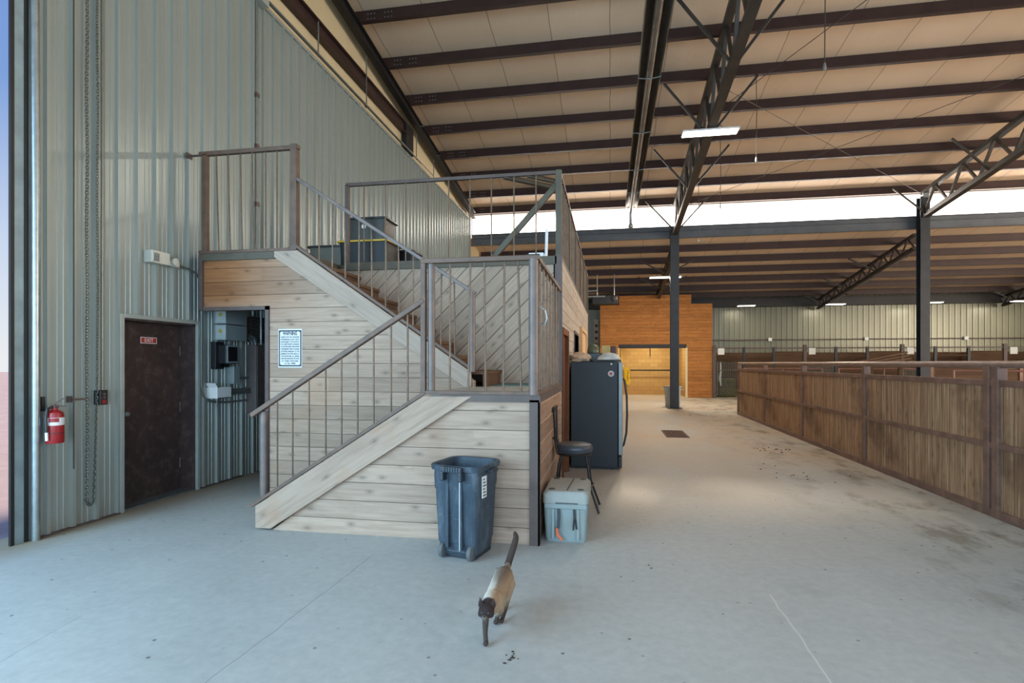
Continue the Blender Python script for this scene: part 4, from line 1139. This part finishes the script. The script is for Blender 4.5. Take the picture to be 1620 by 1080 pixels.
tote(-3.42, -3.02, 8.15, 8.55, LB, .40, M_black2, M_lidblack, 'small dark tote on the loft, just behind the yellow-lidded tote')
tote(-3.20, -2.84, 8.65, 9.0, LB, .33, M_lidblack, M_black2, 'lowest dark tote on the loft, farthest right of the stack')
tote(-4.55, -4.0, 7.75, 8.2, LB, .43, pm('dull_grey_green_plastic', sr(104,104,92), .5, 0, .1), M_lidblack, 'dull grey-green tote on the loft left of the black tote')
t = thing('white_pole', 'white plastic pole standing upright on the loft behind the front railing', 'pole', (-.83, 7.3, LB))
MB().tube([(-.83, 7.22, LB), (-.82, 7.22, 3.36)], .02, 10).build('shaft', M_white, t, smooth=True)
MB().box(-1.06, -.86, 7.2, 7.4, LB, LB+.09).build('foot_block', M_white, t, bevel=.01)

# landing mat
tag(MB().box(-1.36, -.72, 6.35, 6.97, LZ, LZ+.012).build('door_mat', pm('worn_teal_mat', sr(84,112,104), .9, 0, .3, 20, bump=.4, bscale=80), bevel=.004), 'worn teal mat at the back of the stair landing', 'mat')

# ================================================================== WHEELED TRASH CAN
t = thing('trash_can', 'dusty dark blue wheeled trash can standing before the pale board wall', 'trash can', (-1.195, 4.505, 0), math.radians(-13))
t.scale = (.96, .96, .97)
def can_mat():
    g = G('scuffed_dark_blue_plastic')
    v = g.obj()
    f = g.noise(g.map(v, sc=(3,3,1)), 3, 8, .7)
    c = g.ramp(f, [(.32, sr(46,56,64)), (.55, sr(60,72,82)), (.75, sr(92,104,110))])
    sc = g.ramp(g.noise(g.map(v, sc=(1,1,9), rot=(.5,.3,0)), 5, 6, .75), [(.62, 0.0), (.70, .5)])
    c = g.mix(sc, c, sr(140,150,154))
    return g.fin(c, .5, 0, .35)
M_can = can_mat()
rings = []
for z, hw, hd in ((.035,.165,.165),(.06,.175,.175),(.13,.182,.182),(.135,.188,.188),(.58,.206,.206),(.59,.212,.212),(.70,.216,.216)):
    rings.append(rrect(hw, hd, .045, z, 5))
def can_ring(hw, hd, r, z): return rrect(hw, hd, r, z, 5)
outer = rings+[can_ring(.220,.220,.07,.745), can_ring(.248,.245,.10,.75), can_ring(.252,.249,.10,.785), can_ring(.244,.241,.10,.795), can_ring(.222,.220,.09,.79), can_ring(.212,.210,.05,.72), can_ring(.165,.165,.045,.07)]
MB().loft(outer).build('body', M_can, t, smooth=True, local=True)
MB().box(-.085, -.055, -.222, -.19, .10, .72).box(.055, .075, -.226, -.19, .09, .73).build('rib', M_can, t, local=True, bevel=.006)
MB().box(.052, .057, -.2275, -.20, .09, .70).build('worn_edge_highlight', M_card, t, local=True)  # pale bar paints the light streak along the scuffed rib edge
M_canblack = pm('dark_handle_plastic', sr(38,46,54), .45, 0, .1)
MB().box(-.11, .10, -.285, -.25, .745, .79).box(-.11, -.07, -.285, -.21, .67, .75).box(.065, .10, -.285, -.21, .67, .75).build('handle', M_canblack, t, local=True, bevel=.008)
rr = MB()
for k in range(6): rr.box(-.062+.024*k, -.052+.024*k, -.291, -.25, .748, .793)
rr.build('grip_ridges', M_can, t, local=True)
for s_ in (-1, 1):
    MB().box(s_*.252-.03, s_*.252+.03, -.06, .06, .72, .755).build('side_grip', M_canblack, t, local=True, bevel=.008)
    w = MB().lathe([(0,-.022),(.052,-.022),(.062,-.014),(.062,.014),(.052,.022),(0,.022)], (s_*.135, -.168, .062), 22, 'x')
    w.build('wheel', pm('dusty_rubber_wheel', sr(92,94,92), .7, 0, .15), t, local=True, smooth=True)
MB().tube([(-.15,-.168,.062),(.15,-.168,.062)], .01, 8).build('axle', M_canblack, t, local=True)
MB().box(-.165, .165, -.15, .165, .0, .05).build('base_skid', M_canblack, t, local=True, bevel=.01)
st_ = MB()
st_.box(.2155, .2235, -.13, -.05, .52, .70)
sk = st_.build('sticker', M_card, t, local=True)
for k in range(6): MB().box(.2235, .2245, -.12, -.06-.012*(k % 3), .535+.027*k, .545+.027*k).build('print_line', M_ink, sk, local=True)

# ================================================================== COOLER
M_cool = pm('grey_green_cooler_plastic', sr(134,146,144), .5, 0, .08, 6, dirt=sr(150,136,112), dscale=4, damt=.35)
M_coollid = pm('dusty_cooler_lid', sr(150,152,144), .6, 0, .08, 6, dirt=sr(150,130,104), dscale=3, damt=.75)
M_cooldark = pm('cooler_gap_and_strap_grey', sr(62,70,72), .6)  # dark grey shared by the lid joint, notch, groove, discs and strap
cx0, cx1, cy0, cy1 = -.595, -.185, 4.90, 5.53
ccx, ccy = (cx0+cx1)/2, (cy0+cy1)/2
t = thing('cooler', 'grey-green hard cooler with a hanging orange strap end, beside the corner post', 'cooler', (ccx, ccy, 0))
hw, hd = (cx1-cx0)/2, (cy1-cy0)/2
MB().loft([rrect(hw-.03, hd-.03, .03, .0, cx=ccx, cy=ccy), rrect(hw-.022, hd-.022, .035, .03, cx=ccx, cy=ccy), rrect(hw-.006, hd-.006, .04, .335, cx=ccx, cy=ccy)]).build('body', M_cool, t, smooth=True)
MB().loft([rrect(hw-.015, hd-.015, .04, .335, cx=ccx, cy=ccy), rrect(hw-.015, hd-.015, .04, .345, cx=ccx, cy=ccy)]).build('gasket', M_cooldark, t)
MB().loft([rrect(hw, hd, .04, .345, cx=ccx, cy=ccy), rrect(hw, hd, .04, .425, cx=ccx, cy=ccy), rrect(hw-.02, hd-.02, .04, .452, cx=ccx, cy=ccy), rrect(hw-.05, hd-.05, .03, .455, cx=ccx, cy=ccy)]).build('lid', M_coollid, t, smooth=True)
for a in (-.11, .11):
    MB().box(ccx+a-.012, ccx+a+.012, cy0-.004, cy0+.03, .03, .30).build('corner_rib', M_cool, t, bevel=.004)
MB().box(ccx-.19, ccx+.19, cy0-.010, cy0+.03, .30, .345).build('handle_lip', M_cool, t, bevel=.01)
MB().box(ccx-.09, ccx+.11, cy0-.006, cy0+.01, .348, .356).build('lid_notch', M_cooldark, t)
for dx, dy in ((-.13,-.22),(.13,-.22),(-.13,.24),(.13,.24)):
    MB().lathe([(0,0),(.032,0),(.028,.006),(0,.007)], (ccx+dx, ccy+dy, .4535), 14).build('lid_disc', M_cooldark, t)
MB().bar((ccx+.01, ccy-.26, .456), (ccx+.04, ccy+.26, .456), .012, .003).build('lid_groove', M_cooldark, t)
MB().tube([(ccx-.06, cy0-.008, .30), (ccx-.058, cy0-.016, .22), (ccx-.065, cy0-.016, .13)], .013, 8).build('strap', M_cooldark, t, smooth=True)
MB().tube([(ccx-.075, cy0-.018, .135), (ccx-.07, cy0-.020, .08), (ccx-.05, cy0-.020, .055), (ccx-.03, cy0-.018, .03)], .013, 8).build('orange_strap_end', pm('faded_orange_strap', sr(220,104,64), .6), t, smooth=True)
MB().tube([(ccx+.075, cy0-.006, .30), (ccx+.078, cy0-.014, .22), (ccx+.07, cy0-.014, .12)], .007, 6).tube([(ccx+.08, cy0-.006, .30), (ccx+.085, cy0-.014, .22), (ccx+.10, cy0-.014, .13)], .007, 6).build('cord', M_blackplastic, t)

# ================================================================== BAR STOOL
M_iron = pm('black_iron_tube', sr(44,40,38), .4, .5, .15, 10, dirt=sr(90,70,54), damt=.3)
M_vinyl = pm('black_vinyl_seat', sr(58,62,68), .35, 0, .12, 8)
bx, by, bz = -.39, 6.08, .67
t = thing('bar_stool', 'black iron bar stool with a round padded seat and low back', 'stool', (bx, by, 0))
MB().lathe([(0,-.05),(.17,-.05),(.195,-.04),(.205,-.01),(.205,.015),(.19,.04),(.13,.055),(0,.06)], (bx, by, bz), 32).build('seat', M_vinyl, t, smooth=True)
MB().tube([(bx+.185*math.cos(a), by+.185*math.sin(a), bz-.06) for a in [2*PI*k/24 for k in range(24)]], .012, 8, closed=True).build('seat_ring', M_iron, t, smooth=True)
for sx_, sy_ in ((1,-1),(1,1),(-1,-1),(-1,1)):
    ex_ = .275 if sx_ > 0 else .19
    MB().tube([(bx+sx_*.13, by+sy_*.12, bz-.06), (bx+sx_*.155, by+sy_*.13, .5), (bx+sx_*.18, by+sy_*.15, .28), (bx+sx_*ex_, by+sy_*.19, .008)], .0125, 8).build('leg', M_iron, t, smooth=True)
MB().tube([(bx+.215*math.cos(a), by+.215*math.sin(a), .27) for a in [2*PI*k/24 for k in range(24)]], .010, 8, closed=True).build('foot_ring', M_iron, t, smooth=True)
for sy_ in (-1, 1):
    MB().tube([(bx-.17, by+sy_*.10, bz-.06), (bx-.195, by+sy_*.11, bz+.08), (bx-.200, by+sy_*.13, bz+.22), (bx-.207, by+sy_*.16, bz+.40), (bx-.208, by+sy_*.165, bz+.43)], .0125, 8).build('back_upright', M_iron, t, smooth=True)
MB().bar((bx-.205, by-.17, bz+.425), (bx-.205, by+.17, bz+.425), .02, .055).build('back_rail', M_iron, t, bevel=.006)
MB().tube([(bx-.205, by-.115, bz+.13), (bx-.215, by-.05, bz+.10), (bx-.215, by+.05, bz+.10), (bx-.205, by+.115, bz+.13)], .010, 8).build('back_brace', M_iron, t, smooth=True)

# ================================================================== FRIDGE
M_fridge = pm('dark_navy_fridge_side', sr(22,26,29), .5, 0, .1, 3)
M_fdoor = pm('grey_fridge_door', sr(132,138,138), .4, .3, .08)
fx0, fx1, fy0, fy1, fz = -.585, .115, 8.38, 9.22, 1.62
t = thing('refrigerator', 'dark navy refrigerator seen from its side against the alley wall', 'fridge', ((fx0+fx1)/2, (fy0+fy1)/2, 0))
MB().box(fx0, fx1, fy0, fy1, .03, fz).build('cabinet', M_fridge, t, bevel=.01)
for x in (fx0+.08, fx1-.08):
    for y in (fy0+.08, fy1-.08): MB().lathe([(0,0),(.03,0),(.03,.032),(0,.033)], (x, y, 0), 10).build('foot', M_blackplastic, t)
MB().box(fx0+.02, fx1+.02, fy0+.02, fy1-.02, .012, .04).build('kick_plate', M_blackplastic, t)
dd = MB().box(fx1+.008, fx1+.072, fy0, fy1, .22, fz-.005).build('door', M_fdoor, t, bevel=.01)
MB().tube([(fx1+.07, fy0+.12, 1.36), (fx1+.10, fy0+.12, 1.34), (fx1+.135, fy0+.12, 1.1), (fx1+.14, fy0+.12, .8), (fx1+.13, fy0+.12, .55), (fx1+.09, fy0+.12, .36), (fx1+.07, fy0+.12, .34)], .016, 10).build('handle', M_blackplastic, dd, smooth=True)
MB().box(fx1+.008, fx1+.06, fy0+.005, fy1-.005, .03, .20).build('toe_grille', M_blackplastic, t, bevel=.005)
MB().box(fx1-.05, fx1+.05, fy0+.01, fy0+.07, fz-.003, fz+.018).build('hinge_cover', M_blackplastic, t)
tag(MB().lathe([(0,-.006),(.044,-.006),(.046,-.003),(.046,0),(0,0)], (.015, fy0-.0005, 1.44), 28, 'y').build('round_magnet', pm('grey_magnet_rim', sr(176,172,170), .4)), 'round grey and red magnet high on the dark fridge side', 'magnet')
mg = bpy.data.objects['round_magnet']; OFF[mg.name] = (0,0,0)
MB().lathe([(0,-.0075),(.024,-.0075),(.024,-.006),(0,-.006)], (.015, fy0-.0005, 1.44), 20, 'y').build('red_centre', M_signred, mg)
tag(MB().lathe([(0,-.006),(.013,-.005),(.014,0),(0,0)], (.02, fy0-.0005, 1.585), 14, 'y').build('button_magnet', M_card), 'tiny pale button magnet near the top of the fridge side', 'magnet')
# crumpled sack, papers on the fridge
def crumple(name, cx, cy, cz, rx, ry, rz, mat, label, cat, seed):
    rnd = random.Random(seed)
    m = MB().ball((0,0,0), 1, 22, 14)
    vs = []
    ph = [(rnd.uniform(2,7), rnd.uniform(2,7), rnd.uniform(2,7), rnd.uniform(0,6)) for _ in range(7)]
    for x, y, z in m.v:
        d = 1+.10*sum(math.sin(a*x+b*y+c*z+p) for a, b, c, p in ph)/1.6
        zz = z*d*rz
        vs.append((cx+x*d*rx, cy+y*d*ry, cz+max(0, zz+rz*.55)))
    m.v = vs
    return tag(m.build(name, mat, smooth=True), label, cat)
crumple('paper_sack', -.46, 8.56, fz+.001, .17, .13, .09, pm('tan_sacking', sr(190,160,132), .8, 0, .25, 14, bump=.5, bscale=30), 'crumpled tan sack on the left front corner of the fridge top', 'sack', 3)
tag(MB().loft([rrect(.20, .14, .03, fz+.001, cx=-.07, cy=8.58), rrect(.22, .16, .04, fz+.03, cx=-.07, cy=8.58), rrect(.21, .15, .04, fz+.03, cx=-.07, cy=8.58), rrect(.19, .13, .03, fz+.01, cx=-.07, cy=8.58)]).build('metal_tray', M_galv, smooth=True), 'shallow grey tray at the right front of the fridge top', 'tray')
crumple('crumpled_papers', -.02, 8.60, fz+.012, .17, .10, .075, pm('whitish_papers', sr(198,196,188), .7, 0, .3, 16, bump=.5, bscale=40), 'heap of whitish papers lying in the tray on the fridge', 'papers', 8)
tag(MB().box(-.40, -.12, 8.85, 9.1, fz, fz+.14).build('dark_box', M_lidblack, bevel=.01), 'low dark box at the back of the fridge top', 'box')
# second appliance behind the fridge with small things on it
t = thing('cabinet', 'dark low cabinet hidden behind the fridge, only its cluttered top showing', 'cabinet', (-.25, 9.75, 0))
MB().box(-.585, .10, 9.4, 10.1, .05, 1.70).build('body', M_blackplastic, t, bevel=.01)
MB().box(-.60, .12, 9.38, 10.12, 1.70, 1.735).build('top', M_angle, t, bevel=.005)
MB().box(-.58, .09, 9.42, 10.08, 0, .05).build('plinth', M_blackplastic, t)
tag(MB().lathe([(0,0),(.09,0),(.11,.05),(.10,.12),(.06,.16),(.06,.18),(0,.185)], (-.28, 9.6, 1.736), 20).build('kettle', pm('dull_green_pot', sr(92,96,72), .4, .2), smooth=True), 'dull green pot on the dark cabinet behind the fridge', 'pot')
tag(MB().box(-.14, .0, 9.55, 9.7, 1.736, 1.90).build('carton', pm('buff_carton', sr(190,168,110), .7), bevel=.005), 'buff carton on the dark cabinet behind the fridge', 'box')
tag(MB().box(.01, .1, 9.6, 9.72, 1.736, 1.89).build('canister', pm('brown_canister', sr(70,50,42), .5), bevel=.01), 'dark brown canister at the right end of the cabinet behind the fridge', 'canister')

# ================================================================== CAT
def seg_tube(mb, pts, rad, seg=14):
    """smooth tapered limb through the given points, with round ends"""
    P = [Vector(p) for p in pts]; n = len(P)
    out = []; rr_ = []
    for i in range(n-1):
        p0, p1, p2, p3 = P[max(i-1,0)], P[i], P[i+1], P[min(i+2,n-1)]
        for k in range(6):
            u = k/6
            out.append(.5*((2*p1)+(p2-p0)*u+(2*p0-5*p1+4*p2-p3)*u*u+(3*p1-p0-3*p2+p3)*u**3))
            rr_.append(rad[i]+(rad[i+1]-rad[i])*u)
    out.append(P[-1]); rr_.append(rad[-1])
    mb.tube(out, rr_, seg)
    mb.ball(out[0], rr_[0]*.98, seg, 8); mb.ball(out[-1], rr_[-1]*.98, seg, 8)
cat = thing('cat', 'siamese cat walking over the concrete with its tail raised', 'cat', (-.675, 3.3, 0))
m = MB()
X0 = -.677
# trunk: deep chest, tucked waist, hips
seg_tube(m, [(X0-.005,3.14,.185),(X0-.003,3.20,.195),(X0,3.30,.208),(X0+.002,3.40,.226),(X0+.004,3.48,.230),(X0+.006,3.53,.218)], [.047,.058,.060,.058,.061,.047], 18)
seg_tube(m, [(X0-.004,3.17,.165),(X0,3.28,.170),(X0+.004,3.40,.192)], [.046,.048,.040], 16)
# shoulders and haunches
for s_ in (-1, 1):
    m.ball((X0+s_*.030, 3.19, .19), (.034,.050,.058), 14, 10)
    m.ball((X0+s_*.034, 3.49, .19), (.036,.058,.062), 14, 10)
# neck and head carried low and forward
seg_tube(m, [(X0-.003,3.18,.215),(X0-.006,3.115,.222),(X0-.008,3.07,.212)], [.050,.043,.040], 14)
hc = Vector((X0-.010, 3.035, .202))
m.ball(hc, (.046,.046,.041), 18, 12)
m.ball(hc+Vector((0,-.030,-.017)), (.027,.030,.021), 14, 10)      # muzzle
m.ball(hc+Vector((0,-.050,-.011)), (.011,.012,.010), 10, 8)       # nose
m.ball(hc+Vector((0,-.030,-.033)), (.017,.020,.011), 10, 8)       # chin
for s_ in (-1, 1): m.ball(hc+Vector((s_*.027,-.012,-.014)), (.020,.024,.019), 12, 8)   # cheeks
# ears
for s_ in (-1, 1):
    e0 = hc+Vector((s_*.029, .008, .018))
    m.loft([[e0+Vector((s_*.002+.022*f*math.cos(a)+s_*.012*(1-f), .010*f*math.sin(a)+.004*(1-f), .064*(1-f))) for a in [2*PI*k/10 for k in range(10)]] for f in (1.0,.8,.5,.18)])
# legs: right fore reaching forward, left fore pushing back, right hind coming under, left hind behind
seg_tube(m, [(X0-.036,3.18,.165),(X0-.036,3.13,.105),(X0-.026,3.075,.055),(X0-.016,3.048,.020)], [.029,.020,.0145,.0135])
m.ball((X0-.015,3.036,.015), (.0165,.024,.0145), 12, 8)
seg_tube(m, [(X0+.034,3.20,.16),(X0+.026,3.25,.105),(X0+.004,3.29,.06),(X0-.010,3.315,.020)], [.029,.020,.0145,.0135])
m.ball((X0-.012,3.300,.014), (.016,.023,.0135), 12, 8)
seg_tube(m, [(X0+.038,3.48,.18),(X0+.038,3.415,.125),(X0+.030,3.425,.07),(X0+.022,3.345,.020)], [.042,.026,.016,.0135])
m.ball((X0+.020,3.325,.014), (.0165,.026,.0135), 12, 8)
seg_tube(m, [(X0-.034,3.49,.18),(X0-.030,3.47,.115),(X0-.016,3.535,.075),(X0-.006,3.515,.020)], [.042,.026,.016,.0135])
m.ball((X0-.006,3.500,.014), (.0165,.026,.0135), 12, 8)
# tail carried up, leaning to the right
TAIL = [(X0+.008,3.535,.245),(X0+.018,3.575,.285),(X0+.036,3.60,.345),(X0+.055,3.605,.41),(X0+.062,3.60,.445),(X0+.056,3.595,.472)]
seg_tube(m, TAIL, [.026,.0235,.0225,.021,.019,.013], 12)
tmp = m.build('cat_body_raw', None)
md = tmp.modifiers.new('join', 'REMESH'); md.mode = 'VOXEL'; md.voxel_size = .0042
ms = tmp.modifiers.new('soften', 'SMOOTH'); ms.factor = .6; ms.iterations = 4
dg = bpy.context.evaluated_depsgraph_get()
cme = bpy.data.meshes.new_from_object(tmp.evaluated_get(dg))
bpy.data.objects.remove(tmp)
cme.name = 'body'
CREAM, TAN, DARK, SADDLE = Vector(sr(206,196,180)), Vector(sr(150,126,100)), Vector(sr(54,43,40)), Vector(sr(104,86,74))
def sm(a, b, x):
    u = max(0, min(1, (x-a)/(b-a))); return u*u*(3-2*u)
ca = cme.color_attributes.new('fur', 'FLOAT_COLOR', 'POINT')
tv = [Vector(p) for p in TAIL]
for i, v in enumerate(cme.vertices):
    p = v.co
    side = sm(-.025, .03, p.x-X0)
    c = CREAM.lerp(TAN, side)
    top = sm(.235, .285, p.z)*sm(3.2, 3.33, p.y)
    c = c.lerp(SADDLE, top*.85)
    c = c.lerp(SADDLE, sm(.02,.0,abs(p.x-X0-.01))*sm(3.15,3.25,p.y)*sm(.2,.24,p.z)*.6)
    c = c.lerp(DARK, (sm(.17, .10, p.z) if p.y < 3.13 else sm(.12, .04, p.z))*.95)                       # dark stockings
    hd = (p-hc).length
    if p.y < 3.10: c = c.lerp(DARK, sm(.085, .050, hd))             # mask and ears
    if p.y < 3.08 and p.z > .215: c = c.lerp(DARK, .9)
    td = min((p-q).length for q in tv[1:]+[(tv[k]+tv[k+1])/2 for k in range(1,5)])
    if p.z > .26 and p.y > 3.55: c = c.lerp(DARK, sm(.06,.035,td)*.85)
    ca.data[i].color = (*c, 1)
g = G('siamese_fur')
at = g.n('ShaderNodeVertexColor'); at.layer_name = 'fur'
nz = g.noise(g.map(g.obj(), sc=(1,.35,1)), 160, 4, .7)
fc = g.mix(1.0, at.outputs[0], g.ramp(nz, [(.3, (.78,.78,.78)), (.7, (1.12,1.12,1.12))]), 'MULTIPLY')
g.bump(nz, .5, .003)
M_fur = g.fin(fc, .85, 0, .15)
for v in cme.vertices: v.co -= Vector((-.675, 3.3, 0))
cme.materials.clear(); cme.materials.append(M_fur)
cme.polygons.foreach_set('use_smooth', [True]*len(cme.polygons))
body = bpy.data.objects.new('body', cme); COL.objects.link(body); body.parent = cat
M_eye = pm('pale_blue_eye', sr(70,88,104), .15)
M_pupil = pm('dark_pupil', sr(16,16,18), .1)
for s_ in (-1, 1):
    ec = hc+Vector((s_*.0185, -.0385, .003))
    e = MB().ball(ec, (.0065,.005,.0045), 12, 8).build('eye', M_eye, cat, smooth=True)
    MB().ball(ec+Vector((s_*.001, -.0036, 0)), (.0022,.0022,.0036), 8, 6).build('pupil', M_pupil, e)
MB().ball(hc+Vector((0,-.0615,-.008)), (.0055,.004,.004), 10, 6).build('nose', M_pupil, cat, smooth=True)

# droppings and twigs on the floor
M_soil = pm('dark_crumbs', sr(58,50,40), .9)
rnd = random.Random(5)
for (cx, cy, n, w_, s_, lab) in ((-.55, 2.93, 9, .05, 1, 'just in front of the cat'), (.32, 4.42, 3, .05, 1, 'out in the open right of the cat'),
                          (3.0, 10.9, 16, .30, 2.4, 'in the alley between the drain and the fence'), (2.6, 8.6, 12, .5, 1.6, 'in the alley right of the sunlit band'),
                          (2.5, 17.6, 9, .35, 2.2, 'beside the foot of the slim alley column')):
    mb = MB()
    for k in range(n):
        a_ = s_*rnd.uniform(.6, 1)
        mb.ball((cx+rnd.gauss(0,w_*.6), cy+rnd.gauss(0,w_*.6), .003*s_), (rnd.uniform(.004,.014)*a_, rnd.uniform(.004,.010)*a_, .003*s_), 6, 4)
    tag(mb.build('floor_crumbs', M_soil), 'dark crumbs on the concrete '+lab, 'dirt', kind='stuff')
